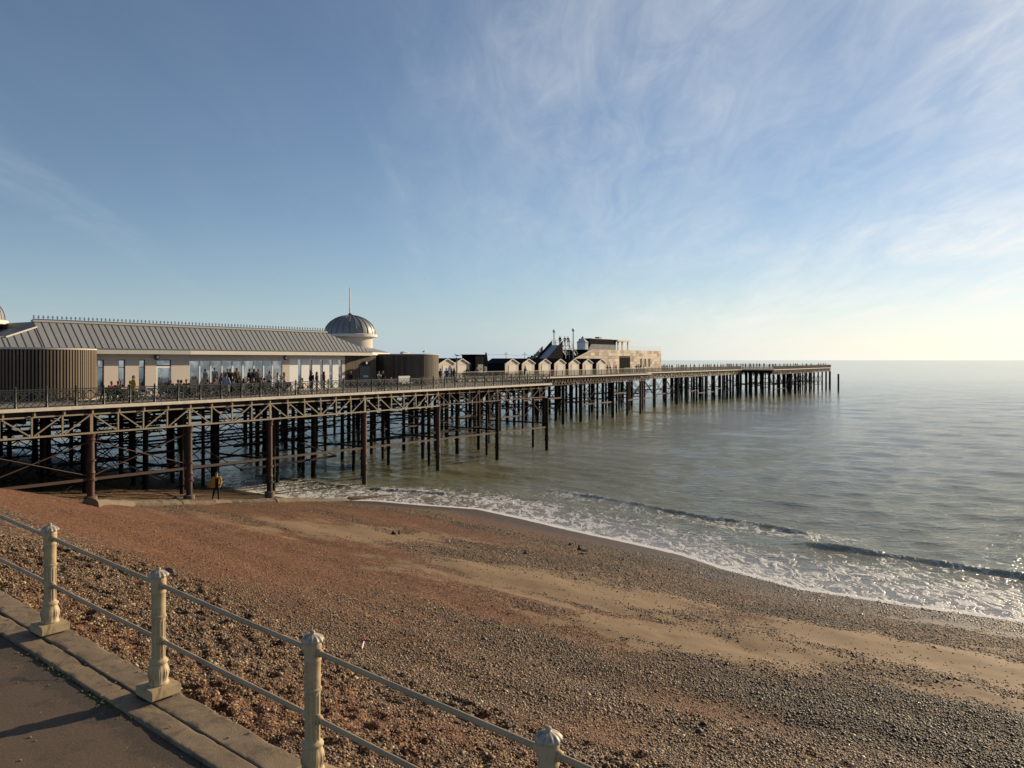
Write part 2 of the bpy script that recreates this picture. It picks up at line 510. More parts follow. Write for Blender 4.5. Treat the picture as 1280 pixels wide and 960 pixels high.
# ------------------------------------------------------------------ mesh helpers
class MB:
    def __init__(self):
        self.v, self.f, self.m = [], [], []

    def add(self, vs, fs, mi=0):
        b = len(self.v)
        self.v += [tuple(x) for x in vs]
        self.f += [tuple(i + b for i in f) for f in fs]
        self.m += [mi] * len(fs)
        return self

    def box(self, x0, x1, y0, y1, z0, z1, mi=0):
        vs = [(x0, y0, z0), (x1, y0, z0), (x1, y1, z0), (x0, y1, z0), (x0, y0, z1), (x1, y0, z1), (x1, y1, z1), (x0, y1, z1)]
        return self.add(vs, [(0, 3, 2, 1), (4, 5, 6, 7), (0, 1, 5, 4), (1, 2, 6, 5), (2, 3, 7, 6), (3, 0, 4, 7)], mi)

    def bar(self, p, q, a, b, mi=0, up=(0, 0, 1)):
        """beam of section a (across) by b (along up) from p to q"""
        p, q = Vector(p), Vector(q)
        d = (q - p).normalized()
        up = Vector(up)
        if abs(d.dot(up)) > 0.98:
            up = Vector((1, 0, 0))
        x = d.cross(up).normalized() * a / 2
        y = x.cross(d).normalized() * b / 2
        vs = [p - x - y, p + x - y, p + x + y, p - x + y, q - x - y, q + x - y, q + x + y, q - x + y]
        return self.add(vs, [(0, 1, 2, 3), (4, 7, 6, 5), (0, 4, 5, 1), (1, 5, 6, 2), (2, 6, 7, 3), (3, 7, 4, 0)], mi)

    def tube(self, pts, r, n=8, mi=0, caps=True):
        pts = [Vector(p) for p in pts]
        rr = r if isinstance(r, (list, tuple)) else [r] * len(pts)
        rings = []
        for i, p in enumerate(pts):
            d = (pts[min(i + 1, len(pts) - 1)] - pts[max(i - 1, 0)]).normalized()
            up = Vector((0, 0, 1)) if abs(d.z) < 0.95 else Vector((1, 0, 0))
            x = d.cross(up).normalized()
            y = x.cross(d).normalized()
            rings.append([p + (x * math.cos(2 * math.pi * k / n) + y * math.sin(2 * math.pi * k / n)) * rr[i] for k in range(n)])
        vs = [v for g in rings for v in g]
        fs = []
        for i in range(len(pts) - 1):
            for k in range(n):
                k2 = (k + 1) % n
                fs.append((i * n + k, i * n + k2, (i + 1) * n + k2, (i + 1) * n + k))
        if caps:
            fs.append(tuple(range(n - 1, -1, -1)))
            fs.append(tuple((len(pts) - 1) * n + k for k in range(n)))
        return self.add(vs, fs, mi)

    def lathe(self, prof, n=16, c=(0, 0), mi=0, mod=None):
        """prof: (radius, z) from bottom to top; mod(radius, z, angle) may flute it"""
        vs, fs = [], []
        for (r, z) in prof:
            for k in range(n):
                a = 2 * math.pi * k / n
                q = mod(r, z, a) if mod else r
                vs.append((c[0] + q * math.cos(a), c[1] + q * math.sin(a), z))
        m = len(prof)
        for i in range(m - 1):
            for k in range(n):
                k2 = (k + 1) % n
                fs.append((i * n + k, i * n + k2, (i + 1) * n + k2, (i + 1) * n + k))
        fs.append(tuple(range(n - 1, -1, -1)))
        fs.append(tuple((m - 1) * n + k for k in range(n)))
        return self.add(vs, fs, mi)

    def prism(self, poly, z0, z1, mi=0):
        n = len(poly)
        vs = [(x, y, z0) for x, y in poly] + [(x, y, z1) for x, y in poly]
        fs = [tuple(range(n - 1, -1, -1)), tuple(range(n, 2 * n))]
        fs += [(i, (i + 1) % n, n + (i + 1) % n, n + i) for i in range(n)]
        return self.add(vs, fs, mi)

    def mesh(self, name, mats, smooth=False):
        me = bpy.data.meshes.new(name)
        me.from_pydata(self.v, [], self.f)
        for m in (mats if isinstance(mats, (list, tuple)) else [mats]):
            me.materials.append(MATS[m])
        if any(self.m):
            me.polygons.foreach_set("material_index", self.m)
        if smooth:
            me.polygons.foreach_set("use_smooth", [True] * len(me.polygons))
            if hasattr(me, "set_sharp_from_angle"):
                me.set_sharp_from_angle(angle=R(40))
        me.update()
        return me

    def build(self, name, mats, parent=None, loc=None, rot=None, smooth=False):
        return place(name, self.mesh(name, mats, smooth), parent, loc, rot)


def place(name, me, parent=None, loc=None, rot=None):
    o = bpy.data.objects.new(name, me)
    COL.objects.link(o)
    if parent is not None:
        o.parent = parent
    if loc is not None:
        o.location = loc
    if rot is not None:
        o.rotation_euler = rot if isinstance(rot, (tuple, list)) else (0, 0, rot)
    return o


def tag(o, label=None, cat=None, group=None, kind=None):
    if label:
        o["label"] = label
    if cat:
        o["category"] = cat
    if group:
        o["group"] = group
    if kind:
        o["kind"] = kind
    return o


def thing(name, label, cat, loc=(0, 0, 0), rz=0.0, group=None):
    o = bpy.data.objects.new(name, None)
    o.empty_display_size = 0.2
    COL.objects.link(o)
    o.location = loc
    o.rotation_euler = (0, 0, rz)
    return tag(o, label, cat, group)


def copy_tree(o, parent=None):
    c = o.copy()
    COL.objects.link(c)
    c.parent = parent
    for ch in list(o.children):
        copy_tree(ch, c)
    return c


def box(*a, mi=0):
    return MB().box(*a, mi=mi)


def grid_mesh(name, X, Y, Z, attrs, mat, smooth=True):
    h, w = X.shape
    me = bpy.data.meshes.new(name)
    co = np.stack([X, Y, Z], -1).reshape(-1, 3).astype(np.float32)
    idx = np.arange(h * w).reshape(h, w)
    q = np.stack([idx[:-1, :-1], idx[:-1, 1:], idx[1:, 1:], idx[1:, :-1]], -1).reshape(-1, 4)
    me.vertices.add(len(co))
    me.vertices.foreach_set("co", co.ravel())
    me.loops.add(q.size)
    me.loops.foreach_set("vertex_index", q.ravel().astype(np.int32))
    me.polygons.add(len(q))
    me.polygons.foreach_set("loop_start", (np.arange(len(q)) * 4).astype(np.int32))
    me.polygons.foreach_set("loop_total", np.full(len(q), 4, np.int32))
    me.polygons.foreach_set("use_smooth", np.full(len(q), smooth))
    me.update(calc_edges=True)
    for k, a in attrs.items():
        at = me.attributes.new(k, 'FLOAT', 'POINT')
        at.data.foreach_set("value", a.ravel().astype(np.float32))
    me.materials.append(MATS[mat])
    return me


# ------------------------------------------------------------------ beach shape
WK = np.array([[-400, 37.0], [-40, 37.2], [-8, 37.4], [1.3, 37.3], [10, 36.8], [14, 38.2], [17, 39.6], [24, 41.3], [34, 43.4], [42, 41.5], [48, 38.5], [60, 38.5], [90, 39], [400, 39]])
GK = np.array([[-60, -4.0], [-12, -0.9], [-3, -0.28], [0, 0.0], [2, 0.24], [8.5, 1.2], [15, 2.08], [20, 2.82], [25, 3.95], [30, 5.45], [33, 6.35], [34.5, 6.7], [60, 7.0]])


def waterline(u):
    return np.interp(u, WK[:, 0], WK[:, 1]) + 0.35 * fbm(u * 0.16, u * 0 + 3.3, 3, 5)


def beach_base(u, v):
    D = waterline(u) - v
    z = np.interp(D, GK[:, 0], GK[:, 1])
    z = z + sstep(D, 3, 9) * (0.10 * fbm(u * 0.11, v * 0.2, 3, 21) + 0.05 * fbm(u * 0.6, v * 0.6, 3, 22))
    return z


def ray_to_beach(px, py):
    k, m = (px - 640) / F, (py - 450) / F
    lo, hi = 6.0, 90.0
    for _ in range(50):
        mid = (lo + hi) / 2
        x, y = k * mid, mid
        u, v = x * UV[0] + y * UV[1], x * VV[0] + y * VV[1]
        zb = float(beach_base(np.array([u]), np.array([v]))[0])
        if EYE - m * mid > zb:
            lo = mid
        else:
            hi = mid
    return u, v, zb


# patches of bare sand, laid where the photograph shows them
SAND = []
for (px, py, rx, ry, rot, amt) in ((680, 726, 4.0, 2.3, -0.2, 0.95), (775, 742, 2.8, 1.5, -0.35, 0.85), (600, 708, 3.4, 1.8, -0.2, 0.6), (840, 795, 2.4, 1.5, -0.3, 0.95), (930, 815, 2.2, 1.3, -0.4, 0.9), (985, 797, 1.6, 0.8, -0.4, 0.6),
                                   (1080, 802, 2.6, 1.1, -0.45, 1.0), (1170, 818, 2.6, 1.5, -0.5, 1.05), (1260, 840, 2.6, 1.5, -0.5, 1.0), (1200, 862, 1.6, 0.6, -0.5, 0.6), (430, 664, 4.2, 2.0, -0.1, 0.8), (520, 670, 3.2, 1.6, -0.1, 0.6), (345, 662, 3.0, 1.6, 0, 0.5),
                                   (1275, 795, 3.0, 0.8, -0.55, 0.8)):
    u, v, _ = ray_to_beach(px, py)
    SAND.append((u, v, rx * 1.2, ry * 1.3, rot, amt * 1.05))
DARK = []      # coarse grey flint
for (px, py, ru, rv, amt) in ((1080, 900, 4.5, 2.6, 1.0), (1240, 930, 4.0, 2.5, 1.0), (900, 850, 3.0, 1.2, 0.6), (700, 830, 3.0, 1.6, 0.45), (380, 760, 4.5, 1.6, 0.5), (660, 800, 3.5, 1.0, 0.5), (1000, 860, 4.5, 1.2, 0.8), (1180, 880, 4, 1.0, 0.8),
                              (980, 765, 4.5, 0.8, 0.8), (860, 715, 4.5, 0.9, 0.7), (1200, 790, 4.5, 0.8, 0.5), (560, 655, 5, 1.3, 0.8), (740, 700, 4, 0.8, 0.7)):
    u, v, _ = ray_to_beach(px, py)
    DARK.append((u, v, ru, rv, amt))
RUST = []      # fine orange-brown shingle
for (px, py, ru, rv, amt) in ((200, 655, 12, 3.0, 1.0), (430, 690, 8, 2.6, 1.0), (560, 740, 6, 1.8, 0.7), (760, 770, 4, 1.3, 0.6), (450, 640, 12, 2.0, 0.9), (330, 640, 9, 2, 1.0), (700, 790, 4, 1.3, 0.5),
                              (500, 900, 4.2, 1.4, 0.52), (300, 880, 3.5, 0.9, 0.48), (760, 920, 3.0, 1.2, 0.45), (90, 790, 3.5, 0.8, 0.40), (640, 660, 6, 1.5, 0.7), (640, 765, 5, 1.5, 0.7), (900, 770, 5, 1.2, 0.5), (860, 880, 3.5, 1.2, 0.6), (100, 640, 12, 3, 1.0), (300, 690, 6, 2.2, 0.8)):
    u, v, _ = ray_to_beach(px, py)
    RUST.append((u, v, ru * 1.15, rv * 1.2, amt))


def blobs(L, u, v):
    t = np.zeros_like(u)
    for (bu, bv, ru, rv, amt) in L:
        t = np.maximum(t, amt * np.exp(-(((u - bu) / ru) ** 2 + ((v - bv) / rv) ** 2) * 0.8))
    return t


def sand_blobs(u, v):
    x, y = UV[0] * u + VV[0] * v, UV[1] * u + VV[1] * v
    t_ = np.zeros_like(u)
    for (bu, bv, rx, ry, rot, amt) in SAND:
        dx, dy = x - (UV[0] * bu + VV[0] * bv), y - (UV[1] * bu + VV[1] * bv)
        p, q_ = dx * math.cos(rot) + dy * math.sin(rot), -dx * math.sin(rot) + dy * math.cos(rot)
        t_ = np.maximum(t_, amt * np.exp(-((p / rx) ** 2 + (q_ / ry) ** 2) * 0.8))
    return t_


def zones(u, v):
    wu, wv = u + 2.4 * fbm(u * 0.30, v * 0.35, 4, 31), v + 1.5 * fbm(u * 0.33, v * 0.5, 4, 32)
    br = 0.33 * fbm(u * 0.9, v * 1.5, 4, 33)
    sand = np.clip(sstep(sand_blobs(u + 0.6 * (wu - u), v + 0.6 * (wv - v)) + 1.6 * br + 0.16 * fbm(u * 4, v * 5, 3, 35), 0.10, 0.82), 0, 1)
    dark = np.clip(sstep(blobs(DARK, wu, wv) + br, 0.25, 0.75), 0, 1) * (1 - sand)
    rust = np.clip(sstep(blobs(RUST, wu, wv) + 0.6 * br, 0.20, 0.70), 0, 1)
    D = waterline(u) - v
    wet = 1 - sstep(D + 0.9 * fbm(u * 0.35, v * 0.7, 3, 34), 0.8, 6.0)
    return sand, dark, rust, wet


# tessellation: fine near the promenade, coarser away
us = np.concatenate([np.arange(-300, -30, 6.0), np.arange(-30, -9, 0.4), np.arange(-9, 22, 0.11), np.arange(22, 75, 0.25), np.arange(75, 320, 6.0)])
vs_ = np.concatenate([np.arange(3.98, 14, 0.085), np.arange(14, 24, 0.13), np.arange(24, 52, 0.2), np.arange(52, 100, 4.0)])
BU, BVv = np.meshgrid(us, vs_)
BZ = beach_base(BU, BVv)
bs_, bd_, br_, bw_ = zones(BU, BVv)
near = 1 - sstep(BVv, 9.0, 14.5)
ridge = sstep(waterline(BU) - BVv, 5, 12) * (1 - sstep(waterline(BU) - BVv, 26, 30))
BZ += ridge * (0.032 * np.sin(2 * math.pi * (BVv + 1.6 * fbm(BU * 0.12, BVv * 0.12, 3, 44)) / 3.4) + 0.035 * fbm(BU * 0.9, BVv * 1.3, 3, 45))
BZ += near * 0.045 * fbm(BU * 2.2, BVv * 2.2, 3, 41)
BZ += 0.012 * (1 - bs_) * fbm(BU * 5, BVv * 5, 2, 42) * (BVv < 30)
# trodden hollows in the loose shingle
HOLLOWS = []
hr = np.random.default_rng(5)
for _ in range(1900):
    u, v = hr.uniform(-8, 21), 4.3 + 7.2 * hr.random() ** 1.25
    if fbm(np.array([u * 0.45]), np.array([v * 0.45]), 2, 43)[0] + hr.uniform(-0.4, 0.4) < -0.50:
        continue
    HOLLOWS.append((u, v, hr.uniform(0.11, 0.19), hr.uniform(0.09, 0.14), hr.uniform(0, 3.14), hr.uniform(0.06, 0.12)))
for (px, py) in ((803, 886), (834, 892), (865, 897), (889, 905), (917, 915), (948, 925), (983, 935), (1016, 947), (1055, 956), (850, 903), (876, 911)):
    u, v, _ = ray_to_beach(px, py)
    HOLLOWS.append((u, v, 0.17, 0.085, 0.35, 0.12))
for (u, v, a, b, th, dep) in HOLLOWS:
    i0, i1 = np.searchsorted(vs_, [v - 0.45, v + 0.45])
    j0, j1 = np.searchsorted(us, [u - 0.45, u + 0.45])
    du, dv = BU[i0:i1, j0:j1] - u, BVv[i0:i1, j0:j1] - v
    p = (du * math.cos(th) + dv * math.sin(th)) / a
    q = (-du * math.sin(th) + dv * math.cos(th)) / b
    r2 = p * p + q * q
    BZ[i0:i1, j0:j1] += -dep * np.exp(-r2 * 1.1) + 0.35 * dep * np.exp(-(np.sqrt(r2) - 1.5) ** 2 * 4)

# beach material: pebbles by cell colour, sand patches, wet edge
t = NT("beach_shingle")
v = t.position()
vor = t.node("ShaderNodeTexVoronoi", Vector=v, Scale=19.0, Randomness=1.0)
vor2 = t.node("ShaderNodeTexVoronoi", Vector=v, Scale=42.0, Randomness=1.0)


def pebble_ramp(t, fac, dark, rust, wet):
    r1 = t.n.new("ShaderNodeValToRGB")
    r1.color_ramp.interpolation = 'CONSTANT'
    els = [(0, (0.016, 0.009, 0.004)), (0.15, (0.075, 0.037, 0.014)), (0.3, (0.17, 0.097, 0.039)), (0.44, (0.04, 0.026, 0.014)), (0.56, (0.25, 0.165, 0.082)), (0.67, (0.15, 0.06, 0.015)), (0.78, (0.095, 0.07, 0.042)), (0.88, (0.34, 0.26, 0.155)), (0.96, (0.52, 0.45, 0.34))]
    while len(r1.color_ramp.elements) < len(els):
        r1.color_ramp.elements.new(0.5)
    for e, (p, c) in zip(r1.color_ramp.elements, els):
        e.position, e.color = p, (*c, 1)
    r2 = t.n.new("ShaderNodeValToRGB")
    r2.color_ramp.interpolation = 'CONSTANT'
    els = [(0, (0.01, 0.007, 0.004)), (0.2, (0.03, 0.022, 0.012)), (0.4, (0.062, 0.046, 0.026)), (0.58, (0.098, 0.076, 0.044)), (0.74, (0.05, 0.026, 0.01)), (0.86, (0.15, 0.118, 0.07)), (0.95, (0.3, 0.25, 0.17))]
    while len(r2.color_ramp.elements) < len(els):
        r2.color_ramp.elements.new(0.5)
    for e, (p, c) in zip(r2.color_ramp.elements, els):
        e.position, e.color = p, (*c, 1)
    r3 = t.n.new("ShaderNodeValToRGB")
    els = [(0, (0.075, 0.025, 0.006)), (0.35, (0.145, 0.052, 0.013)), (0.7, (0.205, 0.084, 0.023)), (1, (0.30, 0.155, 0.060))]
    while len(r3.color_ramp.elements) < len(els):
        r3.color_ramp.elements.new(0.5)
    for e, (p, c) in zip(r3.color_ramp.elements, els):
        e.position, e.color = p, (*c, 1)
    for r in (r1, r2, r3):
        t.l.new(fac, r.inputs[0])
    c = t.mix(dark, r1.outputs[0], r2.outputs[0])
    c = t.mix(t.math('MULTIPLY', rust, 0.88), c, r3.outputs[0])
    c = t.mix(1.0, c, (0.98, 0.87, 0.72), 'MULTIPLY')
    return t.mix(t.math('MULTIPLY', wet, 0.72), c, (0.029, 0.015, 0.008))


sepc = t.n.new("ShaderNodeSeparateColor")
t.l.new(vor.outputs["Color"], sepc.inputs[0])
a_s, a_d, a_r, a_w = t.attr("sand"), t.attr("dark"), t.attr("rust"), t.attr("wet")
peb = pebble_ramp(t, sepc.outputs[0], a_d, a_r, a_w)
gap = t.smooth(vor.outputs["Distance"], 0.45, 0.8, 1.0, 0.35)
peb = t.mix(1.0, peb, (1, 1, 1), 'MULTIPLY')
g = t.n.new("ShaderNodeVectorMath")
g.operation = 'SCALE'
t.l.new(peb, g.inputs[0])
t.put(g.inputs["Scale"], gap)
sn = t.noise(v, 2.3, 7, 0.65)
sandc = t.mix(sn, (0.165, 0.100, 0.042), (0.235, 0.152, 0.072))
sandc = t.mix(t.math('MULTIPLY', t.noise(v, 160, 2), 0.35), sandc, (0.15, 0.085, 0.04))
sandc = t.mix(t.math('MULTIPLY', a_w, 0.55), sandc, (0.12, 0.085, 0.06))
# stray pebbles lie on the sand
mask = t.math('ADD', a_s, t.math('MULTIPLY', t.math('SUBTRACT', sepc.outputs[1], 0.5), 0.55))
mask = t.smooth(mask, 0.36, 0.50)
c = t.mix(mask, g.outputs[0], sandc)
hgt = t.math('MULTIPLY', t.math('SUBTRACT', 1.0, vor.outputs["Distance"]), t.math('SUBTRACT', 1.0, mask))
hgt = t.math('ADD', hgt, t.math('MULTIPLY', sn, 0.4))
rough = t.math('SUBTRACT', 0.85, t.math('MULTIPLY', a_w, t.math('ADD', 0.25, t.math('MULTIPLY', mask, 0.30))))
MATS["beach_shingle"] = t.finish(Base=c, Rough=rough, Normal=t.bump(hgt, 0.9, 0.03))

BX, BY = UV[0] * BU + VV[0] * BVv, UV[1] * BU + VV[1] * BVv
beach = place("beach", grid_mesh("beach", BX, BY, BZ, dict(sand=bs_, dark=bd_, rust=br_, wet=bw_), "beach_shingle"))
tag(beach, "brown shingle beach with pale sand patches sloping to the sea", None, None, "structure")

# loose pebbles as real stones on the nearer part of the beach
t = NT("pebble")
oi = t.n.new("ShaderNodeObjectInfo")
c = pebble_ramp(t, oi.outputs["Random"], t.attr("dark", 'INSTANCER'), t.attr("rust", 'INSTANCER'), t.attr("wet", 'INSTANCER'))
v = t.coords("Object")
c = t.mix(t.math('MULTIPLY', t.smooth(t.noise(v, 1.6, 5, 0.6), 0.4, 0.7), 0.22), c, (0.24, 0.175, 0.105))
MATS["pebble"] = t.finish(Base=c, Rough=t.math('SUBTRACT', 0.62, t.math('MULTIPLY', t.attr("wet", 'INSTANCER'), 0.3)))

peb_col = bpy.data.collections.new("pebble_shapes")
for k in range(5):
    bm = bmesh.new()
    bmesh.ops.create_icosphere(bm, subdivisions=1, radius=1.0)
    sx, sy, sz = random.uniform(0.85, 1.25), random.uniform(0.7, 1.0), random.uniform(0.42, 0.7)
    for q in bm.verts:
        n = mnoise.noise(q.co * 1.1 + Vector((k * 5.1, 0, 0)))
        q.co = Vector((q.co.x * sx, q.co.y * sy, q.co.z * sz)) * (1 + 0.28 * n)
    me = bpy.data.meshes.new("pebble")
    bm.to_mesh(me)
    bm.free()
    me.polygons.foreach_set("use_smooth", [True] * len(me.polygons))
    me.materials.append(MATS["pebble"])
    peb_col.objects.link(bpy.data.objects.new("pebble", me))


def scatter(n, umin, umax, vmin, vmax, vpow, smin, smax):
    u = RNG.uniform(umin, umax, n)
    v = vmin + (vmax - vmin) * RNG.random(n) ** vpow
    x, y = UV[0] * u + VV[0] * v, UV[1] * u + VV[1] * v
    keep = (y > 6.5) & (np.abs(x) < 0.78 * y + 1.5) & ((EYE - 7.0) / y * 0 + y < 60)
    u, v = u[keep], v[keep]
    s = RNG.uniform(smin, smax, len(u)) * np.exp(RNG.normal(0, 0.22, len(u))) * np.where(RNG.random(len(u)) < 0.07, 1.8, 1.0)
    sd, dk, ru, wt = zones(u, v)
    clump = 0.5 + 0.5 * fbm(u * 1.3, v * 1.3, 3, 51)
    keep = (RNG.random(len(u)) < (1 - 0.95 * sd) * (1 - 0.55 * ru * (1 - near_fac(v))) * (0.55 + 0.6 * clump))
    u, v, s, dk, ru, wt = u[keep], v[keep], s[keep], dk[keep], ru[keep], wt[keep]
    s = s * 0.92 * (1 + 0.08 * dk) * (1 - 0.35 * ru)
    return u, v, s, dk, ru, wt


def near_fac(v):
    return 1 - sstep(v, 9, 13)


def bilerp(u, v):
    j = np.clip(np.searchsorted(us, u) - 1, 0, len(us) - 2)
    i = np.clip(np.searchsorted(vs_, v) - 1, 0, len(vs_) - 2)
    fu, fv = (u - us[j]) / (us[j + 1] - us[j]), (v - vs_[i]) / (vs_[i + 1] - vs_[i])
    return (BZ[i, j] * (1 - fu) + BZ[i, j + 1] * fu) * (1 - fv) + (BZ[i + 1, j] * (1 - fu) + BZ[i + 1, j + 1] * fu) * fv


parts_ = [scatter(230000, -9, 22, 4.2, 13, 1.0, 0.012, 0.029), scatter(190000, -12, 30, 13, 22, 1.0, 0.014, 0.032), scatter(170000, -12, 45, 22, 38.0, 1.0, 0.016, 0.034)]
pu, pv_, ps, pdk, pru, pwt = [np.concatenate(z) for z in zip(*parts_)]
pz = bilerp(pu, pv_) + ps * 0.18
px_, py_ = UV[0] * pu + VV[0] * pv_, UV[1] * pu + VV[1] * pv_
me = bpy.data.meshes.new("shingle")
me.vertices.add(len(pu))
me.vertices.foreach_set("co", np.stack([px_, py_, pz], -1).astype(np.float32).ravel())
for k, a in (("size", ps), ("dark", pdk), ("rust", pru), ("wet", pwt)):
    me.attributes.new(k, 'FLOAT', 'POINT').data.foreach_set("value", a.astype(np.float32))
rot = np.stack([RNG.uniform(-0.6, 0.6, len(pu)), RNG.uniform(-0.6, 0.6, len(pu)), RNG.uniform(0, 6.28, len(pu))], -1)
me.attributes.new("turn", 'FLOAT_VECTOR', 'POINT').data.foreach_set("vector", rot.astype(np.float32).ravel())
me.materials.append(MATS["pebble"])
shingle = place("shingle", me)
tag(shingle, "loose mixed pebbles strewn over the nearer beach", None, None, "stuff")
ng = bpy.data.node_groups.new("scatter_pebbles", 'GeometryNodeTree')
ng.interface.new_socket("Geometry", in_out='INPUT', socket_type='NodeSocketGeometry')
ng.interface.new_socket("Geometry", in_out='OUTPUT', socket_type='NodeSocketGeometry')
gi, go = ng.nodes.new("NodeGroupInput"), ng.nodes.new("NodeGroupOutput")
iop = ng.nodes.new("GeometryNodeInstanceOnPoints")
ci = ng.nodes.new("GeometryNodeCollectionInfo")
ci.inputs["Collection"].default_value = peb_col
ci.inputs["Separate Children"].default_value = True
ci.inputs["Reset Children"].default_value = True
iop.inputs["Pick Instance"].default_value = True
na = ng.nodes.new("GeometryNodeInputNamedAttribute")
na.data_type = 'FLOAT'
na.inputs["Name"].default_value = "size"
nr = ng.nodes.new("GeometryNodeInputNamedAttribute")
nr.data_type = 'FLOAT_VECTOR'
nr.inputs["Name"].default_value = "turn"
e2r = ng.nodes.new("FunctionNodeEulerToRotation")
ng.links.new(gi.outputs[0], iop.inputs["Points"])
ng.links.new(ci.outputs[0], iop.inputs["Instance"])
ng.links.new(na.outputs[0], iop.inputs["Scale"])
ng.links.new(nr.outputs[0], e2r.inputs[0])
ng.links.new(e2r.outputs[0], iop.inputs["Rotation"])
ng.links.new(iop.outputs[0], go.inputs[0])
mod = shingle.modifiers.new("scatter", 'NODES')
mod.node_group = ng

# ------------------------------------------------------------------ sea
rows = np.concatenate([np.arange(24, 76, 0.16), 76 * 1.0065 ** np.arange(0, 260), 76 * 1.0065 ** 260 * 1.022 ** np.arange(0, 240)])
rows = rows[rows < 34000]
ang = np.radians(np.concatenate([np.linspace(-88, -46, 40, endpoint=False), np.linspace(-46, 46, 520, endpoint=False), np.linspace(46, 88, 41)]))
A_, Rr = np.meshgrid(ang, rows)
# distances run along the view axis inside the fan and bend to circles outside it
WX, WY = Rr * np.tan(np.clip(A_, -0.80, 0.80)), Rr * np.ones_like(A_)
wide = np.abs(A_) > 0.80
WX = np.where(wide, Rr * 1.435 * np.sin(A_), WX)
WY = np.where(wide, Rr * 1.435 * np.cos(A_), WY)
su, sv = WX * UV[0] + WY * UV[1], WX * VV[0] + WY * VV[1]
Dw = sv - waterline(np.clip(su, -390, 390))              # metres out from the water's edge
WZ = np.zeros_like(WX)
wr = np.random.default_rng(3)
grid_step = np.where(Rr < 400, np.maximum(0.16, Rr * 0.0065), Rr * 0.022)
for lam, amp, k in ((14, 0.030, 2), (9, 0.028, 3), (6, 0.030, 4), (4, 0.028, 5), (2.7, 0.023, 6), (1.8, 0.018, 6), (1.2, 0.012, 6)):
    for _ in range(k):
        th = math.atan2(-VV[1], -VV[0]) + wr.normal(0, 0.55)
        ph = wr.uniform(0, 6.28)
        att = np.clip(1.5 - 3.6 * grid_step / lam, 0, 1)
        WZ += att * amp / math.sqrt(k) * np.sin(2 * math.pi / lam * (WX * math.cos(th) + WY * math.sin(th)) + ph + 0.8 * fbm(WX / lam * 0.25, WY / lam * 0.25, 2, int(ph * 100)))
WZ *= sstep(Dw, 0.5, 14) * 0.9 + 0.06
foam = np.zeros_like(WX)


def breaker(u0, u1, vk, h, width, foam_front, crest):
    """a spilling wave: steep face toward the shore, foam ahead of it"""
    global WZ, foam
    uk, vv = zip(*vk)
    c = np.interp(su, uk, vv) + 0.30 * fbm(su * 0.25, su * 0 + h * 9, 3, 61)
    along = sstep(su, u0, u0 + 3) * (1 - sstep(su, u1 - 3, u1))
    x = sv - c
    prof = np.where(x < 0, np.exp(-(x / (0.30 * width)) ** 2), np.exp(-(x / width) ** 2))
    hh = h * along * (0.75 + 0.35 * fbm(su * 0.5, su * 0, 3, 62))
    WZ += hh * prof
    foam = np.maximum(foam, along * crest * np.exp(-((x + 0.20 * width) / (0.34 * width)) ** 2) * (0.95 + 0.8 * fbm(su * 0.8, su * 0 + 1, 3, 63)))
    foam = np.maximum(foam, along * foam_front * sstep(x, -6.5, -0.3) * (x < 0) * 0.75)


breaker(11, 36, [(8, 48.3), (13.4, 49.2), (22, 50.8), (31.5, 52.9), (40, 53.5)], 0.20, 0.8, 0.52, 0.40)
breaker(-30, 13.5, [(-30, 44.2), (1.7, 45.3), (12.2, 46.4)], 0.25, 0.75, 0.46, 0.55)
breaker(38, 62, [(38, 47.2), (48, 44.6), (62, 44.5)], 0.16, 0.8, 0.7, 0.5)
# lacy foam inshore, thick white rim at the water's edge
lace = (1 - sstep(Dw, 3.5, 10.0)) * (0.45 + 0.30 * fbm(su * 0.22, sv * 0.3, 3, 65) + 0.22 * np.exp(-np.maximum(Dw, 0) / 2.0))
foam = np.maximum(foam, lace)
rim = np.exp(-((Dw - 0.12) / 0.34) ** 2) * (1.45 + 0.3 * fbm(su * 0.7, su * 0, 2, 66))
foam = np.maximum(foam, rim)
pierfoam = np.exp(-((su - 44) / 10) ** 2) * (1 - sstep(Dw, 5, 10)) * 0.62
foam = np.maximum(foam, pierfoam)
foam = np.maximum(foam, 0.62 * np.exp(-((su - 14) / 5) ** 2 - ((sv - 48.3) / 1.6) ** 2))
WZ += 0.06 * np.clip(foam, 0, 1.2) * (0.5 + 0.5 * fbm(WX * 2.2, WY * 2.2, 3, 67)) * (Rr < 75)
# the swash runs up the sand as a thin sheet
bz = beach_base(np.clip(su, -290, 290), sv)
WZ = np.where((Dw < 1.6), np.maximum(WZ * sstep(Dw, -0.2, 1.6), bz + 0.022 * sstep(Dw, -0.15, 0.25) - 0.02 * (Dw < -0.1)), WZ)
WZ = np.where(Dw < -0.6, bz - 0.35, WZ)
shallow = 1 - sstep(Dw, 0.0, 7.5)

t = NT("sea_water")
v = t.position()
a_f, a_sh = t.attr("foam"), t.attr("shallow")
vrot = -math.atan2(UV[1], UV[0])
vs1 = t.position((1.15, 0.62, 1.0), (0, 0, vrot))
warp = t.node("ShaderNodeTexNoise", Vector=v, Scale=0.9, Detail=4.0)
wv = t.n.new("ShaderNodeVectorMath")
wv.operation = 'MULTIPLY_ADD'
t.l.new(warp.outputs["Color"], wv.inputs[0])
wv.inputs[1].default_value = (1.1, 1.1, 0)
t.l.new(vs1, wv.inputs[2])


def filaments(scale, width, detail):
    n = t.noise(wv.outputs[0], scale, detail, 0.55, 0.9)
    return t.smooth(t.math('ABSOLUTE', t.math('SUBTRACT', n, 0.5)), 0.0, width, 1.0, 0.0)


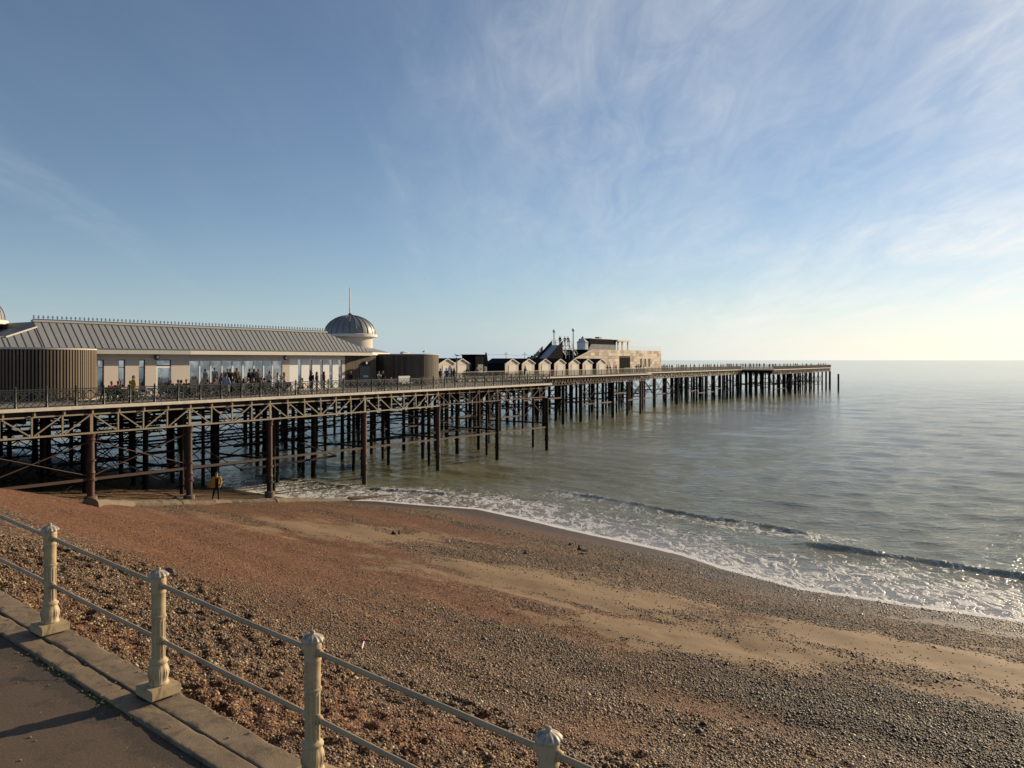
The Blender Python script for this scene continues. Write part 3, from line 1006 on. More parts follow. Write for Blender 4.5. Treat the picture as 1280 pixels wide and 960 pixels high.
l1 = filaments(0.85, 0.085, 3)
l2 = filaments(2.3, 0.10, 4)
l3 = t.noise(wv.outputs[0], 1.6, 5, 0.6)
tex = t.math('ADD', t.math('ADD', t.math('MULTIPLY', l1, 0.42), t.math('MULTIPLY', l2, 0.26)), t.math('MULTIPLY', l3, 0.42))
ff = t.math('ADD', a_f, t.math('SUBTRACT', tex, 1.0))
ff = t.smooth(ff, -0.16, 0.46)
ff = t.math('MULTIPLY', ff, t.smooth(a_f, 0.05, 0.3))
deep = t.mix(t.smooth(t.noise(v, 0.03, 5, 0.6), 0.38, 0.62), (0.160, 0.150, 0.066), (0.225, 0.220, 0.160))
wc = t.mix(a_sh, deep, t.mix(t.noise(wv.outputs[0], 2.2, 6, 0.65), (0.15, 0.115, 0.08), (0.36, 0.325, 0.29)))
wc = t.mix(ff, wc, (0.68, 0.67, 0.65))
rg = t.math('ADD', 0.11, t.math('MULTIPLY', ff, 0.75), clamp=True)
b1 = t.noise(t.position((0.5, 1.1, 1), (0, 0, vrot)), 0.55, 5, 0.55, 0.3)
b2 = t.noise(t.position((0.6, 1.25, 1), (0, 0, vrot + 0.35)), 2.1, 4, 0.6, 0.4)
b3 = t.noise(v, 7.5, 3, 0.6)
hb = t.math('ADD', t.math('ADD', t.math('MULTIPLY', b1, 0.65), t.math('MULTIPLY', b2, 0.55)), t.math('MULTIPLY', b3, 0.12))
hb = t.math('MULTIPLY', hb, t.math('SUBTRACT', 1.0, t.math('MULTIPLY', a_sh, 0.8)))
hb = t.math('ADD', hb, t.math('MULTIPLY', ff, 0.10))
MATS["sea_water"] = t.finish(Base=wc, Rough=rg, IOR=1.40, Normal=t.bump(t.math('MULTIPLY', hb, t.attr('chop')), 1.0, 0.36))
sea = place("sea", grid_mesh("sea", WX, WY, WZ, dict(foam=np.clip(foam, 0, 1.6), shallow=shallow, chop=0.20 + 0.80 * np.exp(-np.maximum(Dw, 0) / 170.0)), "sea_water"))
tag(sea, "grey green sea with low breakers and foam at the beach", None, None, "structure")

# ------------------------------------------------------------------ promenade, kerb, sea wall
pu_ = np.concatenate([np.arange(-60, -4, 2.0), np.arange(-4, 16, 0.25), np.arange(16, 70, 2.0)])
pv2 = np.concatenate([np.arange(-30, 1, 1.5), np.arange(1, 3.66, 0.08)])
GU, GV = np.meshgrid(pu_, pv2)
GZ = kerb_z(GU) - 0.038 + 0.006 * fbm(GU * 1.5, GV * 1.5, 3, 71)
grime = np.exp(-((3.62 - GV) / 0.34) ** 2) * 0.80
path = place("promenade_path", grid_mesh("promenade_path", UV[0] * GU + VV[0] * GV, UV[1] * GU + VV[1] * GV, GZ, dict(grime=grime), "asphalt"))
tag(path, "brown asphalt promenade path inside the kerb", None, None, "structure")

KERB_A = math.atan2(UV[1], UV[0])
kerb = thing("kerb", None, None)
tag(kerb, "weathered concrete kerb carrying the seafront railing", None, None, "structure")


def slab(u0, u1, v0, v1, thick, lift, bev):
    """worn concrete length: uneven top, chipped and rounded arrises"""
    nx, ny = 44, 9
    tu = np.concatenate([[0, 0.004, 0.010], np.linspace(0.02, 0.98, nx), [0.990, 0.996, 1]])
    tv = np.concatenate([[0, 0.03, 0.07], np.linspace(0.13, 0.87, ny), [0.93, 0.97, 1]])
    TU, TV_ = np.meshgrid(u0 + (u1 - u0) * tu, v0 + (v1 - v0) * tv)
    de = np.minimum(np.minimum(TU - u0, u1 - TU), np.minimum(TV_ - v0, v1 - TV_))
    chip = np.clip(fbm(TU * 5.5 + lift * 900, TV_ * 5.5, 3, 81) - 0.10, 0, 1) * 0.05
    rnd = bev * np.exp(-de / (bev * 0.7)) + chip * np.exp(-de / 0.022)
    Z = kerb_z(TU) + lift - rnd + 0.0035 * fbm(TU * 6, TV_ * 6, 3, 82) + 0.006 * fbm(TU * 1.2, TV_ * 2.0, 2, 83)
    X, Y = UV[0] * TU + VV[0] * TV_, UV[1] * TU + VV[1] * TV_
    h, w = X.shape
    vs = [tuple(p) for p in np.stack([X, Y, Z], -1).reshape(-1, 3)]
    fs = [(i * w + j, i * w + w + j, i * w + w + j + 1, i * w + j + 1) for i in range(h - 1) for j in range(w - 1)]
    edge = [j for j in range(w)] + [i * w + w - 1 for i in range(1, h)] + [(h - 1) * w + j for j in range(w - 2, -1, -1)] + [i * w for i in range(h - 2, 0, -1)]
    n0 = len(vs)
    for e in edge:
        x, y, _ = vs[e]
        uu = x * UV[0] + y * UV[1]
        vs.append((x, y, kerb_z(uu) - thick))
    m = len(edge)
    for k_ in range(m):
        fs.append((edge[k_], edge[(k_ + 1) % m], n0 + (k_ + 1) % m, n0 + k_))
    me = bpy.data.meshes.new("kerb_slab")
    me.from_pydata(vs, [], fs)
    me.materials.append(MATS["kerb_concrete"])
    return me


k = -6
while k < 10:
    u0 = U2 + 2.15 * k
    place("kerb_slab", slab(u0 + 0.003, u0 + 2.147, 3.842, 4.125, 0.32, random.uniform(-0.004, 0.004), 0.006), kerb)
    a = u0 + 0.37
    place("kerb_slab", slab(a + 0.002, a + 2.148, 3.612, 3.837, 0.32, random.uniform(-0.010, -0.003), 0.010), kerb)
    k += 1
wallm = MB()
for i in range(-3, 6):
    u0, u1 = i * 8.0, i * 8.0 + 8.0
    vs8 = [uvw(u0, 3.64, 4.5), uvw(u1, 3.64, 4.5), uvw(u1, 4.09, 4.5), uvw(u0, 4.09, 4.5), uvw(u0, 3.64, kerb_z(u0) - 0.325), uvw(u1, 3.64, kerb_z(u1) - 0.325), uvw(u1, 4.09, kerb_z(u1) - 0.325), uvw(u0, 4.09, kerb_z(u0) - 0.325)]
    wallm.add(vs8, [(0, 3, 2, 1), (4, 5, 6, 7), (0, 1, 5, 4), (1, 2, 6, 5), (2, 3, 7, 6), (3, 0, 4, 7)])
wallm.build("sea_wall", "kerb_concrete", kerb)
# moss in the gutter
mm = MB()
for _ in range(90):
    u, v = random.choice((random.gauss(8.15, 0.28), random.gauss(7.6, 0.25), random.gauss(7.0, 0.2))), 3.606 - abs(random.gauss(0, 0.022))
    r = random.uniform(0.006, 0.018)
    c = uvw(u, v, kerb_z(u) - 0.036)
    mm.lathe([(r, 0), (r * 0.9, r * 0.5), (r * 0.4, r * 0.9)], 6)
    n = 18
    mm.v[-n:] = [(x + c.x, y + c.y, z + c.z) for x, y, z in mm.v[-n:]]
mo = mm.build("moss_tufts", "moss", smooth=True)
tag(mo, "green moss growing along the kerb gutter", None, None, "stuff")

# ------------------------------------------------------------------ seafront railing
railing = thing("seafront_railing", "cream painted iron seafront railing with fluted posts and two round rails", "railing", uvw(U2, RAIL_V, kerb_z(U2)), 0)


def flute(r, z, a):
    q = r
    if 0.335 < z < 0.70:
        e = min(1.0, (z - 0.335) / 0.02, (0.70 - z) / 0.02)
        q = r * (1 - 0.13 * e * max(0.0, math.cos(a * 10)) ** 0.7)
    elif 0.10 < z < 0.29:      # acanthus leaves round the foot
        e = math.sin((z - 0.10) / 0.19 * math.pi)
        q = r * (1 + 0.10 * e * (abs(math.sin(a * 4)) - 0.4) + 0.03 * e * math.cos(a * 32))
    return q


post_prof = [(0.060, 0.095), (0.088, 0.100), (0.090, 0.115), (0.080, 0.128), (0.078, 0.15), (0.084, 0.18), (0.087, 0.205), (0.085, 0.23), (0.077, 0.26), (0.070, 0.282), (0.071, 0.290), (0.082, 0.297), (0.085, 0.308), (0.080, 0.320), (0.066, 0.328)]
post_prof += [(0.0605, z) for z in (0.334, 0.34, 0.356, 0.42, 0.50, 0.58, 0.66, 0.68, 0.696, 0.702)]
post_prof += [(0.061, 0.712), (0.069, 0.718), (0.071, 0.727), (0.069, 0.736), (0.061, 0.742), (0.0615, 0.85), (0.062, 0.935), (0.066, 0.942), (0.068, 0.950), (0.066, 0.958), (0.064, 0.966), (0.066, 1.0), (0.068, 1.05), (0.067, 1.082), (0.062, 1.092)]
cap_prof = [(0.060, 1.088), (0.083, 1.093), (0.087, 1.103), (0.082, 1.114), (0.066, 1.131), (0.045, 1.143), (0.020, 1.150), (0.016, 1.156), (0.020, 1.163), (0.018, 1.172), (0.006, 1.178)]


def gadroon(r, z, a):
    return r * (1 + 0.055 * math.cos(a * 12)) if 1.09 < z < 1.145 else r


post_me = MB().lathe(post_prof, 80, mod=flute).mesh("post", "rail_paint", True)
cap_me = MB().lathe(cap_prof, 72, mod=gadroon).mesh("post_cap", "rail_cap_paint", True)
bmb = bmesh.new()
bmesh.ops.create_cube(bmb, size=1.0, matrix=Matrix.Translation((0, 0, 0.052)) @ Matrix.Diagonal((0.29, 0.29, 0.096, 1)))
bmesh.ops.bevel(bmb, geom=list(bmb.edges), offset=0.010, segments=2, affect='EDGES')
foot_me = bpy.data.meshes.new("post_foot")
bmb.to_mesh(foot_me)
bmb.free()
foot_me.materials.append(MATS["rail_paint"])
boss_me = MB().tube([(-0.098, 0, 0), (-0.090, 0, 0), (-0.075, 0, 0), (-0.05, 0, 0), (0.05, 0, 0), (0.075, 0, 0), (0.090, 0, 0), (0.098, 0, 0)], [0.026, 0.031, 0.034, 0.040, 0.040, 0.034, 0.031, 0.026], 18).mesh("boss", "rail_paint", True)
HR = (0.512, 1.022)
for k in range(-4, 4):
    u = U2 + 2.15 * k
    base = uvw(u, RAIL_V, kerb_z(u)) - railing.location
    p = place("post", post_me, railing, base, KERB_A + random.uniform(-0.05, 0.05))
    place("post_cap", cap_me, p, None, random.uniform(-0.3, 0.3))
    place("post_foot", foot_me, p, None, random.uniform(-0.03, 0.03))
    for h in HR:
        place("rail_boss", boss_me, p, (0, 0, h), (0, -math.atan(0.0688), 0))
    if k < 3:
        u1 = u + 2.15
        for h in HR:
            a = uvw(u + 0.085, RAIL_V, kerb_z(u + 0.085) + h) - railing.location
            b = uvw(u1 - 0.085, RAIL_V, kerb_z(u1 - 0.085) + h) - railing.location
            m = (a + b) / 2 + Vector((0, 0, -0.004))
            MB().tube([a, m, b], 0.0205, 16).build("rail", "rail_bar", railing, smooth=True)

# stray pebbles kicked onto the path and kerb
gm_ = MB()
for _ in range(110):
    u, v = random.uniform(3, 12), random.choice((random.uniform(2.2, 3.6), random.uniform(3.3, 3.6), random.uniform(3.63, 4.1)))
    r = random.uniform(0.005, 0.014)
    c = uvw(u, v, kerb_z(u) + (-0.036 if v < 3.61 else 0.0))
    gm_.lathe([(r * 0.8, 0), (r, r * 0.4), (r * 0.7, r * 0.85)], 6)
    n = 18
    gm_.v[-n:] = [(x + c.x, y * 0.8 + c.y, z + c.z) for x, y, z in gm_.v[-n:]]
tag(gm_.build("stray_pebbles", "rock_grit", smooth=True), "small pebbles scattered on the path and kerb", None, None, "stuff")

# ------------------------------------------------------------------ the pier: deck, piles, trusses, bracing
pier = thing("pier", "long iron seaside pier on many slender columns over beach and sea", "pier", (O[0], O[1], 0), TH)


def ground_under(s, w):
    p = pw(s, w)
    u, v = p.x * UV[0] + p.y * UV[1], p.x * VV[0] + p.y * VV[1]
    return float(beach_base(np.array([u]), np.array([v]))[0])


SECT = [(-45, 58.8, 0.0, 50.0), (58.8, 126.5, 17.0, 47.0), (126.5, 205.0, 23.0, 47.0), (205.0, 281.5, 14.0, 56.0)]
for (s0, s1, w0, w1) in SECT:
    box(s0, s1, w0 + 0.06, w1, DZ - 0.16, DZ).build("deck", "deck_wood", pier)
    box(s0, s1 - 0.004, w0 + 0.35, w1 - 0.2, DZ - 0.42, DZ - 0.164).build("deck_bearer", "deck_under", pier)
# pale edge boards, butted in lengths
for (s0, s1, w0, w1) in SECT:
    a = s0
    while a < s1 - 0.01:
        b = min(a + 4.95, s1)
        box(a + 0.006, b - 0.006, w0 - 0.04, w0 + 0.056, DZ - 0.175, DZ + 0.025).build("edge_board", "deck_edge", pier)
        a = b
for (s, wa, wb) in ((58.8, 0.06, 17.0), (281.5, 14.06, 56)):
    a = wa
    while a < wb - 0.01:
        b = min(a + 4.95, wb)
        box(s + 0.003, s + 0.09, a + 0.006, b - 0.006, DZ - 0.175, DZ + 0.025).build("edge_board", "deck_edge", pier)
        a = b
a = 14.06
while a < 22.9:
    b = min(a + 4.95, 23.0)
    box(204.9, 204.997, a + 0.006, b - 0.006, DZ - 0.175, DZ + 0.025).build("edge_board", "deck_edge", pier)
    a = b


def truss(s_list, w, ztop, zbot, mat, div, own, half=0.055):
    fat = 1.0 if own else 1.9
    """N truss between supports s_list; each bay is split into about div-long panels, diagonals rise toward the supports"""
    tr = box(s_list[0], s_list[-1], w - half, w + half, ztop - 0.09, ztop).build("truss", mat, pier)
    lowc = box(s_list[0], s_list[-1], w - half, w + half, zbot, zbot + 0.10).build("bottom_chord", mat, tr)
    joined = MB()
    for a, b in zip(s_list[:-1], s_list[1:]):
        n = max(2, int(round((b - a) / div)))
        n += n % 2
        for i in range(n + 1):
            x = a + (b - a) * i / n
            if i < n:
                m = MB() if own else joined
                wd = (0.17 if i == 0 else 0.09) * fat
                m.box(x - wd / 2, x + wd / 2, w - half * 0.8, w + half * 0.8, zbot + 0.10, ztop - 0.09)
                if own:
                    m.build("upright", mat, tr)
                x2 = a + (b - a) * (i + 1) / n
                m = MB() if own else joined
                p, q = ((x, ztop - 0.12), (x2, zbot + 0.12)) if i < n / 2 else ((x, zbot + 0.12), (x2, ztop - 0.12))
                e = 0.06 / abs(x2 - x) * 2
                m.bar((p[0] + (x2 - x) * e, w - half * 0.3, p[1]), (q[0] - (x2 - x) * e, w - half * 0.3, q[1]), 0.07 * fat, 0.085 * fat, up=(0, 1, 0))
                if own:
                    m.build("diagonal", mat, tr)
    if not own:
        o = joined.build("web_bars", mat, tr)
        tag(o, kind="stuff")
    return tr


FRONT = [-8.1, -1.6, s_at(113, .4), s_at(236, .4), s_at(336.5, .4), s_at(455, .4), s_at(547, .4), s_at(621, .4), s_at(683, .4)]
ZT, ZB = EYE - 3.22, EYE - 4.46
truss([-40, -27, -14.6] + FRONT[0:7], 0.30, ZT, ZB, "truss_cream", 1.65, True)
truss(FRONT[6:], 0.302, ZT, ZB + 0.10, "truss_rust", 1.65, True)
truss([58.8, 64.9, 71, 77, 83, 89, 95, 101, 107, 113, 119, 126.4], 17.3, ZT + .1, ZB + 0.35, "truss_rust", 1.25, False)
truss([126.5, 133, 139.5, 146, 152.5, 159, 165.5, 172, 178.5, 185, 191.5, 198, 204.9], 23.3, ZT + .1, ZB + 0.35, "truss_cream", 2.1, False)
truss([205.1 + 6.36 * i for i in range(13)], 14.3, ZT, ZB + 0.3, "truss_rust", 2.1, False)
for (w, a_, b_, st__) in ((22.6, 61, 127, 6.1), (28.5, 61, 127, 6.1), (34.5, 61, 127, 6.1), (29, 129.5, 205, 6.6), (35, 129.5, 205, 6.6), (21, 206, 282, 6.2), (28, 206, 282, 6.2)):
    truss(list(np.arange(a_, b_, st__)), w, ZT + 0.1, ZB - 0.1, "tie_dark", 1.5, False)
for w in (7.2, 14.2, 21.2):
    truss([-40, -27, -14.6] + FRONT, w, ZT, ZB + 0.1, "tie_dark", 1.65, False)
# joist ends between the edge board and the truss
for i in range(-6, 37):
    s = FRONT[2] + 1.64 * i
    if s < 58.5:
        box(s - 0.05, s + 0.05, 0.10, 0.46, ZT + 0.002, DZ - 0.178).build("joist_end", "truss_cream" if s < FRONT[6] else "truss_rust", pier)
box(-45, 58.6, 0.50, 0.62, ZT + 0.02, DZ - 0.425).build("edge_girder", "deck_under", pier)

PILES = []
for i, s in enumerate([-38, -27, -14.6] + FRONT):
    PILES.append((s, 0.35, "pile_iron" if s < FRONT[5] - 1 else "pile_dark" if s > FRONT[6] + 1 else "pile_iron", 0.205, 1))
rows_w = (7.2, 14.2, 21.2, 28.2, 35.5, 43.5)
mids = sorted(FRONT + [(a + b) / 2 for a, b in zip(FRONT[:-1], FRONT[1:])])
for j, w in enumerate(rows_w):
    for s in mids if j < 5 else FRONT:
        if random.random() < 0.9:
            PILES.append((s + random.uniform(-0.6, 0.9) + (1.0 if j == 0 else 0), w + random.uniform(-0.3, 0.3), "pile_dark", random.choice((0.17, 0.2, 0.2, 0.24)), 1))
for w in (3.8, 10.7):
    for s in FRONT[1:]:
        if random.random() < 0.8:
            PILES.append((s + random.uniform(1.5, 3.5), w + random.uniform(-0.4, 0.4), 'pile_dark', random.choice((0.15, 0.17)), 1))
for s in np.arange(61, 127, 6.1):
    for j, w in enumerate((17.4, 22.6, 28.5, 34.5, 40.5)):
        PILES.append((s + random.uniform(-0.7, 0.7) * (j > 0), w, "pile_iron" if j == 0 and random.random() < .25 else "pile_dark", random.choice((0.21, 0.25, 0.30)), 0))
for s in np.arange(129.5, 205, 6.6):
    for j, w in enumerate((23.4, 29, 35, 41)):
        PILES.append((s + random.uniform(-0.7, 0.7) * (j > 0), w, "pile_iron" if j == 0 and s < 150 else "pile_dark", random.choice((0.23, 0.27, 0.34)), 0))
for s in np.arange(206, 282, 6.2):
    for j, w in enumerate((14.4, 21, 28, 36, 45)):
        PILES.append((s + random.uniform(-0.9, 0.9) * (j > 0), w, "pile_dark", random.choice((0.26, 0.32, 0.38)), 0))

pile_cache = {}


def pile_mesh(h, r, mat, fancy):
    key = (round(h, 1), r, mat, fancy)
    if key not in pile_cache:
        b = -1.2
        if fancy:
            pr = [(r, b), (r, 1.55), (r * 1.55, 1.58), (r * 1.55, 1.66), (r * 1.12, 1.70), (r * 1.05, 1.95), (r * 1.25, 2.05), (r * 1.05, 2.16), (r, 2.25), (r, 2.72), (r * 1.4, 2.75), (r * 1.4, 2.84), (r, 2.88), (r * 0.93, h - 0.45), (r * 1.2, h - 0.40), (r * 1.2, h - 0.30), (r, h - 0.26), (r * 1.35, h)]
        else:
            pr = [(r, b), (r, 2.0), (r * 1.3, 2.03), (r * 1.3, 2.12), (r, 2.15), (r * 0.95, h - 0.3), (r * 1.3, h)]
        pile_cache[key] = MB().lathe(pr, 10).mesh("pile", mat, True)
    return pile_cache[key]


for (s, w, mat, r, fancy) in PILES:
    g = max(ground_under(s, w), 0.0) - 0.35 if w < 1 else 0.0
    front = w in (0.35, 17.4, 23.4, 14.4)
    top = (ZB - 0.003 if w < 1 else ZB + 0.3) if front else DZ - 0.43
    o = place("pile", pile_mesh(top - g, r, mat, fancy), pier, (s, w, g), random.uniform(0, 6))
    if s < FRONT[5] + 0.5 and w < 1:
        gg = ground_under(s, w) - g
        big_ = abs(s - FRONT[4]) < 0.1
        if gg > -0.2:
            MB().lathe([(0.36, -0.6), (0.36, gg + (0.55 if big_ else 0.24)), (0.33, gg + (0.58 if big_ else 0.27)), (0.21, gg + (0.59 if big_ else 0.28))], 14).build("footing", "concrete", o, smooth=True)


def tie(p, q, mat, a=0.13, b=0.16, name="tie_bar"):
    MB().bar(p, q, a, b).build(name, mat, pier)


# long tie bars and crossed rods in the front row
for a, b in zip(FRONT[1:-1], FRONT[2:]):
    z = EYE - 7.15 - 0.012 * a
    tie((a + 0.2, 0.35, z), (b - 0.2, 0.35, z - 0.012 * (b - a)), "tie_iron")
for (a, b) in ((FRONT[2], FRONT[3]), (-1.6, FRONT[2])):
    for (z0, z1, off) in ((EYE - 7.0, EYE - 4.95, 0.02), (EYE - 4.95, EYE - 7.0, -0.02)):
        MB().tube([(a + 0.15, 0.35 + off, z0), (b - 0.15, 0.35 + off, z1)], 0.035, 6).build("cross_rod", "tie_iron", pier)
# bracing between the rows behind
for j, w in enumerate(rows_w[:5]):
    for a, b in zip(FRONT[:-1], FRONT[1:]):
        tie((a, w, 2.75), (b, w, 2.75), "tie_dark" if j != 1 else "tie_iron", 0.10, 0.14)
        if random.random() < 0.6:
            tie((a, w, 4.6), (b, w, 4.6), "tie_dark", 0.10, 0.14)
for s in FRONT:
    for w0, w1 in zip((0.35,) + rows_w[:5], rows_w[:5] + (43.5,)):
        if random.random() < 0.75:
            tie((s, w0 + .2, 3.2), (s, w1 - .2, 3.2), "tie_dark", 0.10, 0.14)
        if w0 > 5 and random.random() < 0.8:
            for z0, z1, off in ((1.4, 5.6, 0.05), (5.6, 1.4, -0.05)):
                MB().tube([(s + off, w0, z0), (s + off, w1, z1)], 0.035, 5).build("cross_rod", "tie_dark", pier)
for (s0, s1, st, ws, mat) in ((61, 127, 6.1, (17.4, 22.6, 28.5, 34.5), "tie_iron"), (129.5, 205, 6.6, (23.4, 29, 35), "tie_iron"), (206, 282, 6.2, (14.4, 21, 28), "tie_dark")):
    ss = list(np.arange(s0, s1, st))
    for j, w in enumerate(ws):
        for a, b in zip(ss[:-1], ss[1:]):
            if random.random() < (0.95 if j else 0.85):
                zt = random.choice((2.2, 2.2, 2.9, 4.4))
                tie((a + .2, w, zt), (b - .2, w, zt), mat if j < 2 else "tie_dark", 0.14, 0.22)
            if random.random() < (0.75 if j else 0.55):
                for z0, z1, off in ((1.6, 5.8, 0.05), (5.8, 1.6, -0.05)):
                    MB().tube([(a, w + off, z0), (b, w + off, z1)], 0.07, 5).build("cross_rod", mat if j == 0 else "tie_dark", pier)
    for s in ss:
        for a, b in zip(ws[:-1], ws[1:]):
            if random.random() < 0.55:
                tie((s, a, 3.4), (s, b, 3.4), "tie_dark", 0.10, 0.15)

# cross girders under the deck at every bent
for (ss, wa, wb) in ((mids, 1.2, 49.5), (np.arange(61, 127, 6.1), 17.6, 46.5), (np.arange(129.5, 205, 6.6), 23.6, 46.5), (np.arange(206, 282, 6.2), 14.6, 55.5)):
    for s in ss:
        box(s - 0.11, s + 0.11, wa, wb, DZ - 0.95, DZ - 0.424).build("cross_girder", "tie_dark", pier)
for w in rows_w[1:4]:
    for a, b in zip(FRONT[:-1], FRONT[1:]):
        if random.random() < 0.7:
            tie((a, w + 0.25, 5.35), (b, w + 0.25, 5.35), "tie_dark", 0.12, 0.2)

for w in (3.8, 7.4, 10.7, 14.4, 18.0):
    for a, b in zip(FRONT[:-1], FRONT[1:]):
        for z in (2.1, 3.7, 5.9):
            if random.random() < 0.28:
                tie((a, w, z), (b, w, z + random.uniform(-0.1, 0.1)), "tie_dark", 0.12, 0.18)
        if random.random() < 0.5:
            MB().tube([(a, w, 5.9), (b, w, 2.2)], 0.045, 5).build("cross_rod", "tie_dark", pier)
            MB().tube([(a, w + 0.12, 2.2), (b, w + 0.12, 5.9)], 0.045, 5).build("cross_rod", "tie_dark", pier)

# mooring pile beyond the pier head
lone = MB().lathe([(0.30, -3), (0.30, 5.5), (0.33, 5.6), (0.33, 5.75), (0.2, 5.9)], 12).build("mooring_pile", "pile_dark", None, ((1048 - 640) / F * 262, 262, 0), smooth=True)
tag(lone, "lone dark pile standing in the sea beyond the pier head", "pile")

# ------------------------------------------------------------------ pier railings
iron = MB()
iron.box(0.03, 1.62, -0.03, 0.03, 1.02, 1.08)
iron.box(0.03, 1.62, -0.02, 0.02, 0.925, 0.96)
iron.box(0.03, 1.62, -0.02, 0.02, 0.32, 0.355)
iron.box(0.03, 1.62, -0.02, 0.02, 0.06, 0.10)
for k in range(2):
    x0, x1 = 0.05 + 0.78 * k, 0.05 + 0.78 * (k + 1)
    iron.bar((x0, 0.012, 0.355), (x1, 0.012, 0.93), 0.045, 0.045, up=(0, 1, 0))
    iron.bar((x0, -0.012, 0.93), (x1, -0.012, 0.355), 0.045, 0.045, up=(0, 1, 0))
    xm = (x0 + x1) / 2
    iron.tube([(xm + 0.10 * math.cos(a), 0, 0.642 + 0.10 * math.sin(a)) for a in np.linspace(0, 2 * math.pi, 13)], 0.028, 5)
    iron.bar((xm, 0, 0.77), (xm, 0, 0.93), 0.034, 0.034)
    iron.bar((xm, 0, 0.355), (xm, 0, 0.51), 0.034, 0.034)
for k in range(4):
    xm = 0.05 + 0.39 * (k + 0.5)
    iron.tube([(xm - 0.18 * math.cos(a), 0, 0.10 + 0.20 * math.sin(a)) for a in np.linspace(0, math.pi, 9)], 0.022, 5)
for x in np.arange(0.15, 1.55, 0.195):
    iron.box(x - 0.011, x + 0.011, -0.008, 0.008, 0.356, 0.924)
iron_me = iron.mesh("ironwork_panel", "rail_green")
ipost = MB().lathe([(0.085, 0), (0.085, 0.10), (0.065, 0.13), (0.06, 0.35), (0.065, 0.38), (0.058, 0.42), (0.055, 1.06), (0.062, 1.09), (0.062, 1.13), (0.035, 1.15), (0.05, 1.19), (0.03, 1.23), (0.0, 1.27)], 8).mesh("post", "rail_green", True)
pr = thing("pier_railing", "dark green cast iron railing along the pavilion deck's near edge", "railing", pw(0, 0.17, DZ), TH)
s0 = s_at(58.3, 0.17)
i = -14
while True:
    s = s0 + 1.655 * i
    if s > 58.6:
        break
    place("post", ipost, pr, (s, 0, 0))
    if s + 1.655 < 58.7:
        place("ironwork_panel", iron_me, pr, (s, 0, 0))
    i += 1
er = thing("pier_railing", "dark green iron railing across the seaward end of the pavilion deck", "railing", pw(58.6, 0.17, DZ), TH + math.pi / 2)
for i in range(11):
    place("post", ipost, er, (0.02 + 1.53 * i, 0, 0))
    if i < 10:
        o = place("ironwork_panel", iron_me, er, (0.02 + 1.53 * i, 0, 0))
        o.scale = (0.925, 1, 1)

bars = MB()
for x in np.arange(0.11, 1.98, 0.11):
    bars.box(x - 0.011, x + 0.011, -0.011, 0.011, 0.10, 1.02)
bars.box(0.03, 1.97, -0.02, 0.02, 0.07, 0.10)
bars_me = bars.mesh("bar_panel", "rail_grey")
cap2 = MB().box(0.0, 2.0, -0.07, 0.07, 1.08, 1.14).mesh("handrail", "rail_cap")
post2 = MB().box(-0.035, 0.035, -0.035, 0.035, 0, 1.075).mesh("post", "rail_grey")


def bar_railing(label, s0, w0, ang, n, loc_s=2.0):
    r = thing("pier_railing", label, "railing", pw(s0, w0, DZ), ang)
    for i in range(n):
        place("post", post2, r, (2.0 * i, 0, 0))
        place("bar_panel", bars_me, r, (2.0 * i, 0, 0))
        place("handrail", cap2, r, (2.0 * i, 0, 0))
    return r


bar_railing("grey barred railing with pale handrail in front of the beach huts", 58.9, 17.17, TH, 33)
bar_railing("grey barred railing with pale handrail running past the timber visitor building", 126.7, 23.17, TH, 39)
bar_railing("grey barred railing across the landward step of the pier head", 205.2, 22.9, TH - math.pi / 2, 4)
bar_railing("grey barred railing along the near side of the pier head", 205.4, 14.17, TH, 38)
bar_railing("grey barred railing closing the seaward end of the pier head", 281.3, 14.4, TH + math.pi / 2, 20)
bar_railing("grey barred railing along the far edge of the pier neck", 60.0, 46.8, TH, 72)

# ------------------------------------------------------------------ pavilion
EW, WW, RW = 8.2, 9.0, 15.5               # w of eave, front wall, ridge
EZT, EZB, RZ = 11.41, 11.04, 13.22
pav = thing("pavilion", "cream pavilion with grey seamed roof, corner domes and timber drums on the pier", "building", pw(0, WW, DZ), TH)


def L(s, w, z):
    return (s, w - WW, z - DZ)


def Lbox(m, s0, s1, w0, w1, z0, z1, mi=0):
    return m.box(s0, s1, w0 - WW, w1 - WW, z0 - DZ, z1 - DZ, mi)


S_END = s_at(431, WW)                      # seaward end of the glazed wall
openings = []
for a, b in ((121.5, 130), (148, 156.5), (173.5, 181.5)):
    openings.append(("slit", s_at(a, WW), s_at(b, WW), DZ + 0.3, 10.62))
openings.append(("door", s_at(195.5, WW), s_at(214, WW), DZ + 0.02, 10.62))
openings.append(("band", s_at(236.5, WW), s_at(353, WW), DZ + 0.15, 10.56))
openings.append(("shop", s_at(362, WW), s_at(427.5, WW), DZ + 0.05, 10.62))
wall = MB()
cur = -6.0
for (_, a, b, z0, z1) in openings:
    Lbox(wall, cur, a, WW, WW + 0.3, DZ, EZB + 0.02)
    Lbox(wall, a, b, WW, WW + 0.3, z1, EZB + 0.02)
    if z0 > DZ + 0.03:
        Lbox(wall, a, b, WW, WW + 0.3, DZ, z0)
    cur = b
Lbox(wall, cur, S_END, WW, WW + 0.3, DZ, EZB + 0.02)
Lbox(wall, -6, 44, 22.0, 22.3, DZ, EZB + 0.02)
Lbox(wall, 44, 44.3, 9.4, 22.3, DZ, EZB + 0.02)
Lbox(wall, -6.3, -6, 9.0, 22.3, DZ, EZB + 0.02)
wo = wall.build("wall", "cream_render", pav)
room = MB()
Lbox(room, -5.9, 43.9, 13.0, 13.2, DZ + 0.01, EZB)
room.build("inner_wall", "interior", pav)


